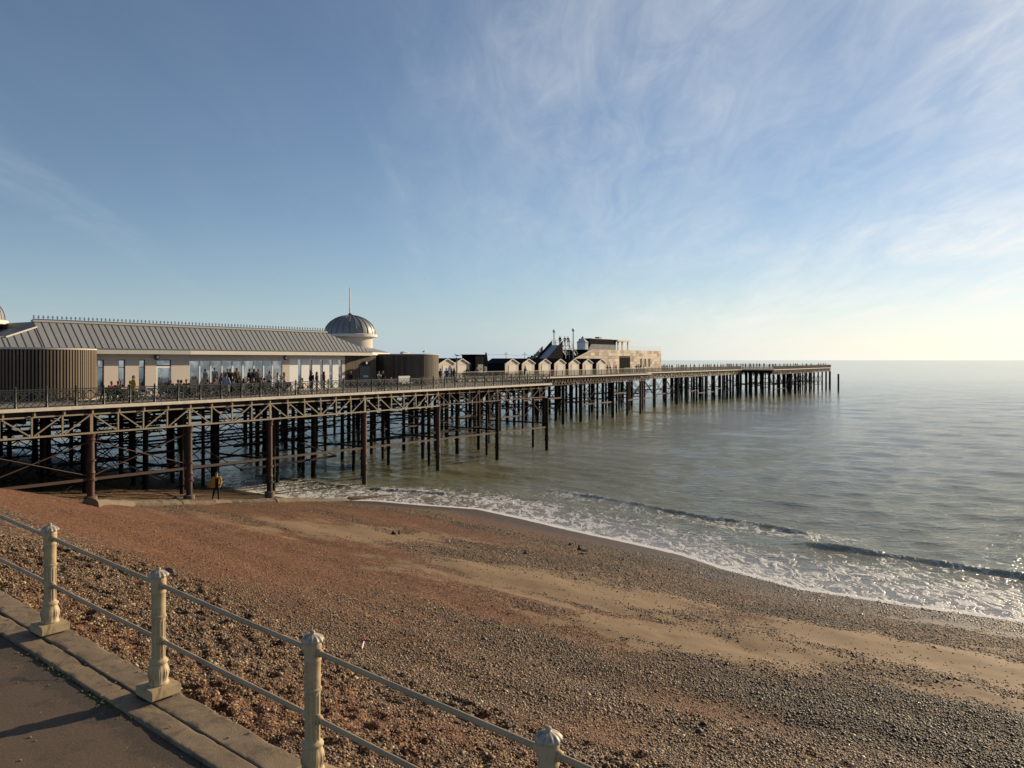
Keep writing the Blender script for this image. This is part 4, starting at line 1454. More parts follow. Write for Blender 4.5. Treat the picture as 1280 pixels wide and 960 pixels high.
def window(a, b, z0, z1, fw=0.07, frame="dark_frame", transom=None):
    f = MB()
    Lbox(f, a, a + fw, WW + 0.05, WW + 0.14, z0, z1)
    Lbox(f, b - fw, b, WW + 0.05, WW + 0.14, z0, z1)
    Lbox(f, a + fw, b - fw, WW + 0.05, WW + 0.14, z1 - fw, z1)
    Lbox(f, a + fw, b - fw, WW + 0.05, WW + 0.14, z0, z0 + fw)
    if transom:
        Lbox(f, a + fw, b - fw, WW + 0.05, WW + 0.14, transom - fw / 2, transom + fw / 2)
    fo = f.build("window", frame, pav)
    zs = [z0 + fw, z1 - fw] if not transom else [z0 + fw, transom - fw / 2, transom + fw / 2, z1 - fw]
    for k in range(0, len(zs), 2):
        g = MB()
        Lbox(g, a + fw, b - fw, WW + 0.085, WW + 0.10, zs[k], zs[k + 1])
        g.build("pane", "glass", fo)
    return fo


for (kind, a, b, z0, z1) in openings:
    if kind == "slit":
        window(a, b, z0, z1, 0.06, "dark_frame", 10.05)
    elif kind == "door":
        window(a, b, 10.15, z1, 0.06, "dark_frame")
        d = MB()
        Lbox(d, a, a + 0.12, WW + 0.04, WW + 0.14, z0, 10.13)
        Lbox(d, b - 0.12, b, WW + 0.04, WW + 0.14, z0, 10.13)
        Lbox(d, a + 0.12, b - 0.12, WW + 0.04, WW + 0.14, 9.98, 10.13)
        Lbox(d, a + 0.12, b - 0.12, WW + 0.04, WW + 0.14, z0, z0 + 0.25)
        do = d.build("door", "white_frame", pav)
        g = MB()
        Lbox(g, a + 0.12, b - 0.12, WW + 0.08, WW + 0.10, z0 + 0.25, 9.98)
        g.build("pane", "glass", do)
    elif kind == "band":
        ms = [236.5, 250, 264, 278, 291, 304.5, 318, 330, 341, 353]
        for q in range(9):
            window(s_at(ms[q], WW) + 0.005, s_at(ms[q + 1], WW) - 0.005, z0, z1, 0.055 if q != 4 else 0.09, "white_frame")
    else:
        x = 362
        dk = [(373, 377), (387, 390.5), (400.5, 404), (412, 416), (423.5, 427.5)]
        for (p, q) in dk:
            pa = MB()
            Lbox(pa, s_at(x, WW) + 0.01, s_at(p, WW) - 0.01, WW + 0.03, WW + 0.11, z0, z1)
            pa.build("white_shutter", "white_frame", pav)
            g = MB()
            Lbox(g, s_at(p, WW), s_at(q, WW), WW + 0.10, WW + 0.13, z0, z1)
            g.build("pane", "glass", pav)
            x = q
# thin cream string course over the openings
sc_ = MB()
Lbox(sc_, s_at(362, WW), S_END, WW - 0.03, WW - 0.002, 10.64, 10.72)
sc_.build("string_course", "white_frame", pav)

# roof: a steep seamed zinc slope in front of a raised flat, lower flats under the domes
ES0, ES1 = -9.0, s_at(465, EW)             # eave ends
RS0, RS1 = s_at(44, 9.6), s_at(409, 9.6)    # ridge ends
SLO = 1.6 / (RZ - EZT)                      # metres back per metre up


def fw(z):
    return EW + (z - EZT) * SLO


SA, SB = s_at(11, 8.5), RS0
ZA, ZBB = 12.08, z_at(409, RS0, 9.2)


def top_z(s):
    """height where the strip at s ends under the ridge, the landward step or the seaward hip"""
    if s < SA:
        return ZA
    if s < SB:
        return ZA + (ZBB - ZA) * (s - SA) / (SB - SA)
    if s <= RS1:
        return RZ
    return max(EZT, RZ + (EZT - RZ) * (s - RS1) / (ES1 - RS1))


prof_ = [(ES0, EZT), (ES1, EZT), (RS1, RZ), (RS0, RZ), (RS0, ZBB), (SA, ZA), (ES0, ZA)]
roof = MB()
n = len(prof_)
roof.add([L(s, fw(z), z) for s, z in prof_] + [L(s, 22.6, z) for s, z in prof_], [tuple(range(n)), tuple(range(2 * n - 1, n - 1, -1))] + [(i, n + i, n + (i + 1) % n, (i + 1) % n) for i in range(n)])
ro = roof.build("roof", "zinc", pav)
low = MB()
ringb = [(ES1 + 0.01, 8.3), (44.6, 12.5), (44.6, 22.4), (ES1 + 0.01, 22.4)]
ringt = [(ES1 + 0.01, 10.6), (43.0, 14.0), (43.0, 21), (ES1 + 0.01, 21)]
low.add([L(s, w, EZT - 0.02) for s, w in ringb] + [L(s, w, 12.0) for s, w in ringt], [(3, 2, 1, 0), (4, 5, 6, 7)] + [(i, (i + 1) % 4, 4 + (i + 1) % 4, 4 + i) for i in range(4)])
low.build("lower_roof", "zinc", ro)
soff = MB()
Lbox(soff, ES0, ES1, EW + 0.02, 22.5, EZB + 0.06, EZT - 0.005)
soff.build("soffit", "white_frame", ro)
soff = MB()
soff.prism([(s, w - WW) for s, w in ringb], EZB + 0.06 - DZ, EZT - 0.03 - DZ)
soff.build("soffit", "hut_trim", ro)
# fascia boards along the eave
a = ES0
while a < ES1 - 0.01:
    b = min(a + 2.6, ES1)
    fb = MB()
    Lbox(fb, a + 0.004, b - 0.004, EW - 0.09, EW - 0.003, EZB, EZT - 0.03)
    fb.build("fascia", "fascia_grey" if a < s_at(230, EW) else "hut_trim", ro)
    a = b
gut = MB()
Lbox(gut, ES0, ES1, EW - 0.14, EW - 0.003, EZT - 0.026, EZT + 0.04)
gut.build("gutter", "zinc_dark", ro)
# strips between standing seams
SW = 0.49
strip_cache = {}
nrm = Vector((0, -1.0 / SLO, 1)).normalized()
nrm = Vector((0, -(RZ - EZT), 1.6)).normalized()
s = ES0 + 0.05
while s < ES1 - 0.05:
    e = min(s + SW, ES1)
    if s < SA < e or s < SB < e:
        e = SA if s < SA < e else SB
    if e - s > 0.06:
        eps = 1e-4
        t0, t1 = top_z(s + eps), top_z(e - eps)
        if s < RS1 < e:
            t1 = top_z(e)
        m = MB()
        wd = e - s - 0.016
        p0, p1 = Vector((0, 0, 0)), Vector((wd, 0, 0))
        q0, q1 = Vector((0, fw(t0) - EW, t0 - EZT)), Vector((wd, fw(t1) - EW, t1 - EZT))
        up = nrm * 0.012
        m.add([p0, p1, q1, q0, p0 + up, p1 + up, q1 + up, q0 + up], [(0, 3, 2, 1), (4, 5, 6, 7), (0, 1, 5, 4), (1, 2, 6, 5), (2, 3, 7, 6), (3, 0, 4, 7)])
        up = nrm * 0.045
        x = Vector((0.016, 0, 0))
        m.add([p1, p1 + x, q1 + x, q1, p1 + up, p1 + x + up, q1 + x + up, q1 + up], [(0, 3, 2, 1), (4, 5, 6, 7), (0, 1, 5, 4), (1, 2, 6, 5), (2, 3, 7, 6), (3, 0, 4, 7)], 1)
        key = (round(t0, 3), round(t1, 3), round(e - s, 3))
        if key not in strip_cache:
            strip_cache[key] = m.mesh("roof_strip", ["zinc", "zinc_dark"])
        place("roof_strip", strip_cache[key], ro, Vector(L(s, EW, EZT)) + nrm * 0.003)
    s = e
# step flashing at the landward end, ridge capping and iron cresting
MB().bar(Vector(L(SA - 0.1, fw(ZA), ZA)) + nrm * 0.04, Vector(L(SB, fw(ZBB), ZBB)) + nrm * 0.04, 0.16, 0.10).build("hip_flashing", "wood_cap", ro)
MB().bar(L(ES0, fw(ZA) + 0.1, ZA + 0.03), L(SA - 0.1, fw(ZA) + 0.1, ZA + 0.03), 0.2, 0.06).build("hip_flashing", "zinc_pale", ro)
RW2 = fw(RZ)
rc = MB()
Lbox(rc, RS0 - 0.08, RS1 + 0.15, RW2 - 0.10, RW2 + 0.25, RZ + 0.003, RZ + 0.13)
rc.build("ridge_cap", "zinc_pale", ro)
cr = MB()
Lbox(cr, RS0 - 0.08, RS1 + 0.15, RW2 - 0.02, RW2 + 0.02, RZ + 0.133, RZ + 0.21)
x = RS0
while x < RS1 + 0.1:
    Lbox(cr, x - 0.018, x + 0.018, RW2 - 0.018, RW2 + 0.018, RZ + 0.21, RZ + 0.38)
    Lbox(cr, x - 0.075, x + 0.075, RW2 - 0.02, RW2 + 0.02, RZ + 0.30, RZ + 0.345)
    Lbox(cr, x - 0.035, x + 0.035, RW2 - 0.025, RW2 + 0.025, RZ + 0.38, RZ + 0.45)
    x += 0.31
co_ = cr.build("ridge_cresting", "crest_iron", ro)
tag(co_, kind="stuff")

# domes over the two ends
DR = 2.85


def dome(s, w, spire):
    d = thing("dome", None, None, L(s, w, 0))
    d.location = (s, w - WW, 0)
    d.parent = pav
    zb = 12.0 - DZ
    MB().lathe([(DR * 0.86, zb - 1.6), (DR * 0.86, zb + 1.05)], 40).build("turret_wall", "cream_render", d, smooth=True)
    MB().lathe([(DR * 0.86, zb + 1.06), (DR * 1.02, zb + 1.10), (DR * 1.04, zb + 1.14), (DR * 1.04, zb + 1.40), (DR * 0.98, zb + 1.46), (DR * 0.9, zb + 1.47)], 48).build("cornice", "hut_trim", d, smooth=True)
    prof = [(DR * 0.97 * math.cos(a), zb + 1.47 + 2.05 * math.sin(a)) for a in np.linspace(0, math.pi / 2 * 0.97, 14)]
    MB().lathe(prof, 48).build("dome_shell", "dome_lead", d, smooth=True)
    rib = MB()
    pts = [((DR * 0.97 + 0.02) * math.cos(a), 0, zb + 1.47 + 2.07 * math.sin(a)) for a in np.linspace(0, math.pi / 2 * 0.96, 12)]
    rib.tube(pts, 0.032, 5)
    rme = rib.mesh("dome_rib", "zinc_dark")
    for k in range(24):
        place("dome_rib", rme, d, None, 2 * math.pi * k / 24)
    MB().lathe([(0.30, zb + 3.50), (0.32, zb + 3.58), (0.16, zb + 3.68), (0.10, zb + 3.78)], 14).build("dome_cap", "zinc_dark", d, smooth=True)
    if spire:
        MB().lathe([(0.09, zb + 3.76), (0.075, zb + 4.6), (0.06, zb + 6.55), (0.0, zb + 6.62)], 8).build("flagpole", "white_paint", d)
    return d


dome(3.85, RW, False)
dome(s_at(437.5, RW), RW, True)


# timber drums: round slatted rooms at both ends
def drum(sc_, wc, r, top, step, width, mat, depth):
    g = thing("timber_drum", None, None)
    g.parent = pav
    g.location = (sc_, wc - WW, 0)
    n = int(round(2 * math.pi * r / step))
    sl = MB().box(-depth, depth, -width / 2, width / 2, 0.06, top - DZ - 0.085).mesh("slat", mat)
    for k in range(n):
        a = 2 * math.pi * k / n
        if math.sin(a) < 0.45:
            place("slat", sl, g, (r * math.cos(a), r * math.sin(a), 0), a + random.uniform(-0.05, 0.05))
    MB().lathe([(r - depth - 0.03, 0.0), (r - depth - 0.03, top - DZ - 0.16)], 64).build("backing_wall", "slat_back", g, smooth=True)
    MB().lathe([(r - 0.10, top - DZ - 0.083), (r + 0.07, top - DZ - 0.083), (r + 0.075, top - DZ), (r - 0.09, top - DZ + 0.002), (r - 0.10, top - DZ - 0.04)], 72).build("rim", "wood_cap", g, smooth=True)
    MB().lathe([(r + 0.10, 0.0), (r + 0.10, 0.055), (r - 0.10, 0.058)], 64).build("plinth", "wood_cap", g)
    return g


DRR = 3.8
d1 = s_at(120.5, 8.4)
drum(s_at(41.5, 10.0), 10.0, DRR, 11.38, 0.205, 0.105, "slat_wood", 0.05)
Yd = pw(42, 9.8).y
D2C = s_at(548.5 - DRR * F / Yd * 1.0, 9.8)
drum(D2C, 9.8, DRR, 11.24, 0.205, 0.19, "board_wood", 0.035)
D2S0 = s_at(470, WW)
# dark timber recess between the shop front and the drum
rec = MB()
Lbox(rec, S_END + 0.003, D2S0 - 0.05, WW + 0.12, WW + 0.3, DZ, EZB)
rec.build("recess_wall", "slat_back", pav)
x = S_END + 0.06
bme = MB().box(-0.085, 0.085, -0.02, 0.02, 0.02, EZB - DZ - 0.01).mesh("board", "board_wood")
while x < D2S0 - 0.1:
    place("board", bme, pav, (x + 0.09, 0.08, 0))
    x += 0.19
sd = MB()
Lbox(sd, s_at(450, WW), s_at(463, WW), WW + 0.005, WW + 0.05, DZ + 0.02, DZ + 2.1)
do = sd.build("door", "dark_frame", pav)
sg = MB()
Lbox(sg, s_at(454, WW), s_at(460, WW), WW - 0.02, WW + 0.003, DZ + 1.0, DZ + 1.2)
sg.build("sign_plate", "grey_metal", do)
for px, py in ((195.5, 446.2), (356.5, 447.2), (456.5, 454.0)):
    s = s_at(px, WW)
    lm = MB()
    lm.lathe([(0.20, -0.04), (0.22, 0.02), (0.22, 0.10), (0.16, 0.16)], 14)
    lo = lm.build("wall_lamp", "dark_frame", pav, L(s, WW - 0.005, z_at(py, s, WW)), (R(90), 0, 0), smooth=True)
    MB().lathe([(0.12, 0.162), (0.10, 0.20), (0.05, 0.22)], 12).build("lamp_lens", "white_frame", lo)

# ------------------------------------------------------------------ low stone sill on the beach
sill = thing("stone_sill", "low weathered concrete sill running down the beach under the pier", "sill")
knots = [ray_to_beach(px, py) for px, py in ((112, 631.5), (162, 632), (225, 631), (286, 629.5), (342, 628), (390, 627), (436, 625.5), (479, 624), (521, 622.5), (565, 621.5), (612, 620.5))]
for (ua, va, za), (ub, vb, zb) in zip(knots[:-1], knots[1:]):
    bm = bmesh.new()
    nx = 14
    prof = [(-0.34, -0.35), (-0.30, 0.10), (-0.20, 0.20), (0.0, 0.23), (0.20, 0.18), (0.30, 0.08), (0.36, -0.35)]
    lift = -0.09 + 0.05 * random.random() + (0.12 if ub < 44 else 0.0)
    grid = []
    d = Vector((ub - ua, vb - va, 0))
    nn = Vector((-d.y, d.x, 0)).normalized()
    for i in range(nx + 1):
        f = 0.012 + 0.976 * i / nx
        row = []
        for (o, h) in prof:
            u, v = ua + d.x * f + nn.x * o, va + d.y * f + nn.y * o
            z = za + (zb - za) * f + h + lift
            p = uvw(u, v, z)
            q = mnoise.noise(p * 2.3) * 0.06 + mnoise.noise(p * 7) * 0.03
            row.append(bm.verts.new(p + Vector((q, q * 0.5, q if h > -0.3 else 0))))
        grid.append(row)
    for i in range(nx):
        for j in range(len(prof) - 1):
            bm.faces.new((grid[i][j], grid[i + 1][j], grid[i + 1][j + 1], grid[i][j + 1]))
    bm.faces.new(grid[0])
    bm.faces.new(grid[-1][::-1])
    bmesh.ops.recalc_face_normals(bm, faces=bm.faces)
    me = bpy.data.meshes.new("sill_block")
    bm.to_mesh(me)
    bm.free()
    me.materials.append(MATS["concrete"])
    place("sill_block", me, sill)

# ------------------------------------------------------------------ beach huts
HW = 21.0
hut_px = [(558.5, "pale boarded beach hut farthest left, beside the timber drum"), (577, "pale beach hut partly hidden by the lamp post and black kiosk"),
          (640, "pale beach hut with a long black side wall, first right of the black kiosk"), (660.5, "second pale beach hut right of the black kiosk"), (681, "pale beach hut straight below the slide's grey lane"),
          (700, "fourth pale beach hut right of the black kiosk"), (717.5, "third beach hut from the right end of the row"), (734.5, "second beach hut from the right end of the row"), (751.5, "rightmost pale beach hut at the timber building")]
hw_ = 3.75
HH, HE, HL = 2.92, 2.22, 3.7
hut_parts = []
m = MB()
zz_ = [0.04 + (HE - 0.04) * i / 9 for i in range(10)]
for i in range(9):                      # lapped boards, then the gable
    m.add([(-hw_ / 2, 0.03, zz_[i]), (hw_ / 2, 0.03, zz_[i]), (hw_ / 2, 0.005, zz_[i + 1]), (-hw_ / 2, 0.005, zz_[i + 1]), (-hw_ / 2, 0.12, zz_[i]), (hw_ / 2, 0.12, zz_[i]), (hw_ / 2, 0.12, zz_[i + 1]), (-hw_ / 2, 0.12, zz_[i + 1])],
          [(0, 1, 2, 3), (4, 7, 6, 5), (0, 3, 7, 4), (1, 5, 6, 2), (3, 2, 6, 7), (0, 4, 5, 1)])
m.add([(-hw_ / 2, 0.02, HE), (hw_ / 2, 0.02, HE), (0, 0.02, HH), (-hw_ / 2, 0.12, HE), (hw_ / 2, 0.12, HE), (0, 0.12, HH)], [(0, 1, 2), (3, 5, 4), (0, 3, 4, 1), (1, 4, 5, 2), (2, 5, 3, 0)])
hut_front = m.mesh("front_wall", "hut_boards")
m = MB()
m.box(-hw_ / 2, -hw_ / 2 + 0.08, 0.125, HL, 0, HE).box(hw_ / 2 - 0.08, hw_ / 2, 0.125, HL, 0, HE).box(-hw_ / 2 + 0.08, hw_ / 2 - 0.08, HL - 0.08, HL, 0, HE)
hut_side = m.mesh("side_walls", "hut_black")
sl_ = []
for sgn in (-1, 1):
    m = MB()
    a, b = Vector((sgn * (hw_ / 2 + 0.12), 0, HE - 0.03)), Vector((0, 0, HH + 0.04))
    up = Vector((sgn * (HH - HE), 0, hw_ / 2)).normalized() * 0.06
    f, g = Vector((0, -0.10, 0)), Vector((0, HL + 0.1, 0))
    m.add([a + f, b + f, b + g, a + g, a + f + up, b + f + up, b + g + up, a + g + up], [(0, 3, 2, 1), (4, 5, 6, 7), (0, 1, 5, 4), (1, 2, 6, 5), (2, 3, 7, 6), (3, 0, 4, 7)])
    sl_.append(m.mesh("roof_slope", "hut_black"))
barge = []
for sgn in (-1, 1):
    m = MB()
    m.bar((sgn * (hw_ / 2 + 0.1), -0.13, HE - 0.06), (sgn * 0.03, -0.13, HH + 0.0), 0.05, 0.13)
    barge.append(m.mesh("barge_board", "hut_trim"))
hdoor = MB().box(-0.95, -0.01, -0.03, 0.0, 0.06, 1.95).mesh("door", "hut_trim")
for i, (px, lab) in enumerate(hut_px):
    h = thing("beach_hut", lab, "beach hut", pw(s_at(px, HW), HW, DZ), TH, "row of beach huts on the pier")
    place("front_wall", hut_front, h)
    place("side_walls", hut_side, h)
    for q in sl_:
        place("roof_slope", q, h)
    for q in barge:
        place("barge_board", q, h)
    place("door", hdoor, h)
    place("door", hdoor, h, (0.96, 0, 0))

# ------------------------------------------------------------------ black kiosk, parasol, lamp post, masts
ks = s_at(594.5, 20.5)
k = thing("kiosk", "tall plain black kiosk with flat overhanging roof between the beach huts", "kiosk", pw(ks, 20.5, DZ), TH)
kt = z_at(443, ks, 21) - DZ
box(0, 2.3, 0, 2.5, 0, kt - 0.14).build("body", "black_box", k)
box(-0.15, 2.45, -0.15, 2.65, kt - 0.137, kt).build("roof", "black_box", k)
box(0.5, 1.8, -0.03, -0.002, 0.9, 2.1).build("shutter", "dark_frame", k)
box(-0.03, -0.002, 0.7, 1.6, 0.05, 2.1).build("door", "dark_frame", k)

ps_ = s_at(607.5, 19.0)
k = thing("parasol", "closed dark parasol on a pale pole beside the black kiosk", "parasol", pw(ps_, 19.0, DZ), TH)
pt = z_at(440, ps_, 19.0) - DZ
MB().lathe([(0.30, 0), (0.30, 0.08), (0.05, 0.10)], 12).build("base", "concrete", k)
MB().lathe([(0.12, 0.1), (0.11, pt - 2.0)], 8).build("pole", "seat_pale", k)
MB().lathe([(0.10, pt - 2.1), (0.24, pt - 2.0), (0.27, pt - 1.5), (0.18, pt - 0.8), (0.16, pt - 0.5), (0.07, pt - 0.1), (0.02, pt)], 10, mod=lambda r, z, a: r * (1 + 0.2 * math.cos(a * 5))).build("canopy", "cloth_black", k, smooth=True)

ls_ = s_at(571, 12.0)
lt = z_at(447, ls_, 12.0) - DZ
k = thing("lamp_post", "dark slim post with a gull on top beyond the timber drum", "post", pw(ls_, 12.0, DZ), TH)
MB().lathe([(0.14, 0), (0.14, 0.5), (0.08, 0.6), (0.07, lt - 0.25), (0.12, lt - 0.2), (0.12, lt - 0.05), (0.07, lt)], 10).build("pole", "dark_frame", k, smooth=True)
box(-0.22, 0.22, -0.03, 0.03, lt - 0.5, lt - 0.42).build("cross_bar", "dark_frame", k)


def gull(label, loc, ang, sc=1.0):
    g = thing("gull", label, "gull", loc, ang)
    b = MB()
    b.tube([(-0.20, 0, 0.17), (-0.14, 0, 0.19), (-0.03, 0, 0.21), (0.08, 0, 0.235), (0.14, 0, 0.28), (0.165, 0, 0.345), (0.19, 0, 0.375), (0.225, 0, 0.372), (0.25, 0, 0.362)], [0.012, 0.045, 0.082, 0.080, 0.055, 0.040, 0.044, 0.030, 0.010], 10)
    b.build("body", "gull_white", g, smooth=True)
    for sgn in (-1, 1):
        w = MB()
        w.tube([(0.08, sgn * 0.060, 0.24), (-0.05, sgn * 0.078, 0.235), (-0.20, sgn * 0.05, 0.20), (-0.32, sgn * 0.02, 0.175)], [0.03, 0.045, 0.03, 0.006], 8)
        w.build("wing", "gull_grey", g, smooth=True)
        MB().tube([(0.02, sgn * 0.03, 0.14), (0.015, sgn * 0.03, 0.01), (0.05, sgn * 0.03, 0.004)], 0.008, 5).build("leg", "gull_beak", g)
    MB().tube([(0.235, 0, 0.366), (0.29, 0, 0.352)], [0.014, 0.004], 6).build("beak", "gull_beak", g)
    for ch in g.children:
        pass
    g.scale = (sc, sc, sc)
    return g


gull("gull perched on top of the slim dark post", pw(ls_, 12.0, DZ + lt), TH + 2.2, 1.25)
gs = s_at(530, 6.4)
gull("gull standing on the rim of the seaward timber drum", pw(gs, 6.4, 11.24), TH + 0.3, 1.15)
vs9 = s_at(506, 7.0)
k = box(-0.5, 0.5, -0.2, 0.2, 0, 0.16).box(-0.35, 0.35, -0.25, 0.25, 0.16, 0.22).build("roof_vent", "white_paint", None, pw(vs9, 7.0, 11.243), TH)
tag(k, "small white vent box on the seaward drum's flat roof", "vent")

for px, py, lab in ((632.5, 439.5, "thin grey mast behind the first hut right of the kiosk"), (656, 440, "thin grey mast just left of the slide")):
    s = s_at(px, 40)
    h = z_at(py, s, 40) - DZ
    mo = thing("mast", lab, "mast", pw(s, 40, DZ), TH)
    MB().lathe([(0.09, 0), (0.07, h * 0.5), (0.05, h)], 6).build("pole", "grey_metal", mo)
    box(-0.02, 0.02, -0.5, 0.5, h - 0.5, h - 0.44).build("yard", "grey_metal", mo)
pts = [pw(s_at(px, 40), 40, z_at(py, s_at(px, 40), 40)) for px, py in ((565, 445), (590, 445), (610, 443.5), (632.5, 443.0), (645, 444.5), (656, 443.5), (672, 446))]
wire = MB().tube(pts, 0.022, 4).build("festoon_wire", "grey_metal")
tag(wire, "thin wire strung between masts above the beach huts", "wire")

# ------------------------------------------------------------------ slide
sw0 = 27.0
st_, sb_ = s_at(701.7, sw0), s_at(685.3, sw0)
zt_, zb_ = z_at(431.2, st_, sw0), z_at(449.5, sb_, sw0)
slope = (zt_ - zb_) / (st_ - sb_)
run = (zt_ - DZ - 0.4) / slope
sl = thing("slide", "big grey slide with black sides and a railed platform behind the huts", "slide", pw(st_, sw0, DZ), TH)
H_ = zt_ - DZ
LWD = 2.3
for k2, off in enumerate((0.0,)):
    MB().add([(0, 0, H_), (0, LWD, H_), (-run, LWD, 0.4), (-run, 0, 0.4), (0, 0, H_ - 0.2), (0, LWD, H_ - 0.2), (-run, LWD, 0.2), (-run, 0, 0.2)], [(0, 1, 2, 3), (7, 6, 5, 4), (0, 4, 5, 1), (1, 5, 6, 2), (2, 6, 7, 3), (3, 7, 4, 0)]).build("lane", "slide_lane", sl)
for w, nm in ((-0.14, "near"), (LWD + 0.02, "far")):
    MB().add([(0.3, w, H_ + 0.75), (0.3, w, 0), (-run, w, 0), (-run, w, 0.75), (0.3, w + 0.12, H_ + 0.75), (0.3, w + 0.12, 0), (-run, w + 0.12, 0), (-run, w + 0.12, 0.75)], [(0, 1, 2, 3), (7, 6, 5, 4), (0, 4, 5, 1), (1, 5, 6, 2), (2, 6, 7, 3), (3, 7, 4, 0)]).build("side_panel", "black_box", sl)
MB().add([(-0.8, LWD + 1.3, H_ - 0.2), (-0.8, LWD + 1.3, 0), (-run - 1, LWD + 1.3, 0), (-run - 1, LWD + 1.3, 0.2), (-0.8, LWD + 1.42, H_ - 0.2), (-0.8, LWD + 1.42, 0), (-run - 1, LWD + 1.42, 0), (-run - 1, LWD + 1.42, 0.2)], [(0, 1, 2, 3), (7, 6, 5, 4), (0, 4, 5, 1), (1, 5, 6, 2), (2, 6, 7, 3), (3, 7, 4, 0)]).build("side_panel", "wood_cap", sl)
box(0.0, 3.2, 0, LWD, H_ - 0.12, H_ - 0.01).build("platform", "dark_frame", sl)
for (x, y) in ((0.32, 0.06), (3.1, 0.06), (3.1, LWD - 0.06), (0.32, LWD - 0.06), (1.7, 0.06), (1.7, LWD - 0.06)):
    box(x - 0.05, x + 0.05, y - 0.05, y + 0.05, 0, H_ + 1.05).build("post", "grey_metal", sl)
for y in (0.06, LWD - 0.06):
    for z in (0.5, 1.02):
        MB().tube([(0.32, y, H_ + z), (3.1, y, H_ + z)], 0.035, 5).build("guard_rail", "grey_metal", sl)
# stair down the seaward side with lattice
stl = 7.0
for y in (0.0, LWD - 0.1):
    MB().bar((3.2, y + 0.05, H_ - 0.1), (3.2 + stl, y + 0.05, 0.1), 0.08, 0.3).build("stringer", "grey_metal", sl)
    MB().bar((3.2, y + 0.05, H_ + 0.95), (3.2 + stl, y + 0.05, 1.1), 0.06, 0.06).build("guard_rail", "grey_metal", sl)
    for q in range(8):
        f = q / 7
        z = H_ - 0.1 + (0.1 - H_ + 0.1) * f
        MB().bar((3.2 + stl * f, y + 0.05, max(0.0, z)), (3.2 + stl * f, y + 0.05, z + 1.0), 0.05, 0.05).build("baluster", "grey_metal", sl)
for q in range(14):
    f = (q + 0.5) / 14
    box(3.2 + stl * f - 0.2, 3.2 + stl * f + 0.2, 0.1, LWD - 0.1, (H_ - 0.1) * (1 - f), (H_ - 0.1) * (1 - f) + 0.05).build("tread", "wood_cap", sl)
for px, py, lab in ((692.5, 412, "slender pole with a round blue-white lamp at the left of the slide platform"), (716.5, 410.5, "slender pole with a round blue-white lamp at the right of the slide platform")):
    w = sw0 + (2.6 if px < 700 else -0.3)
    s = s_at(px, w)
    h = z_at(py, s, w) - DZ
    mo = thing("lamp_pole", lab, "lamp", pw(s, w, DZ), TH)
    MB().lathe([(0.14, 0), (0.12, h * 0.5), (0.09, h - 0.5), (0.14, h - 0.46)], 8).build("pole", "grey_metal", mo)
    MB().lathe([(0.05, h - 0.5), (0.24, h - 0.36), (0.27, h - 0.2), (0.20, h - 0.03), (0.05, h)], 12).build("lamp_globe", "white_paint", mo, smooth=True)
    MB().lathe([(0.26, h - 0.55), (0.28, h - 0.45), (0.1, h - 0.41)], 12).build("lamp_collar", "flag_blue", mo)

# ------------------------------------------------------------------ white kiosk tower
ws, ww = s_at(728.2, 29.5), 29.5
wz0 = z_at(428.3, ws, ww) - DZ
wz1 = z_at(423.0, ws, ww) - DZ
wz2 = z_at(420.0, ws, ww) - DZ
wr_ = 7.3 / F * pw(ws, ww).y
k = thing("white_tower", "small white octagonal tower with cone roof and knob behind the timber building's slope", "tower", pw(ws, ww, DZ), TH + 0.2)
MB().lathe([(wr_, 0), (wr_, wz0)], 8).build("wall", "white_paint", k)
MB().lathe([(wr_ * 1.08, wz0 + 0.003), (wr_ * 1.08, wz0 + 0.1), (wr_ * 0.3, wz1), (wr_ * 0.26, wz1 + 0.02)], 8).build("roof", "seat_pale", k)
MB().lathe([(0.22, wz1 + 0.022), (0.26, (wz1 + wz2) / 2), (0.12, wz2 - 0.15), (0.0, wz2)], 8).build("finial", "grey_metal", k, smooth=True)

# ------------------------------------------------------------------ timber visitor building
VW = 26.5
v0, v1 = s_at(721, VW), s_at(826.5, VW)
vt = s_at(741, VW)
VT = 10.6 + 2.08                       # timber top
zl = z_at(447, v0, VW)
run0 = (zl - DZ) / ((VT - zl) / (vt - v0))
sx0 = v0 - run0
vb = thing("visitor_building", "long building clad in mottled timber boards with a stepped sloping end and glass roof rail", "building", pw(sx0, VW, DZ), TH)
LV = v1 - sx0
TV = vt - sx0
HV = VT - DZ
core = MB()
core.add([(0, 0.05, 0), (LV, 0.05, 0), (LV, 0.05, HV), (TV, 0.05, HV), (0, 11, 0), (LV, 11, 0), (LV, 11, HV), (TV, 11, HV)], [(0, 1, 2, 3), (4, 7, 6, 5), (0, 4, 5, 1), (1, 5, 6, 2), (2, 6, 7, 3), (3, 7, 4, 0)])
core.build("core", "slat_back", vb)
nst = 16
for i in range(nst):
    a = TV * i / nst
    box(a, a + TV / nst, 0.1, 10.9, HV * i / nst - 0.05, HV * (i + 1) / nst + 0.03).build("step", "black_box", vb)  # timber steps coloured black to carry the shade on the landward slope
rowh = HV / 8
openv = [(s_at(774, VW) - sx0, s_at(787.7, VW) - sx0, 0.0, z_at(447, s_at(780, VW), VW) - DZ)]
for a, b in ((800, 802.6), (805.5, 807.8), (810.2, 813)):
    openv.append((s_at(a, VW) - sx0, s_at(b, VW) - sx0, z_at(458.5, s_at(a, VW), VW) - DZ, z_at(450.2, s_at(a, VW), VW) - DZ))
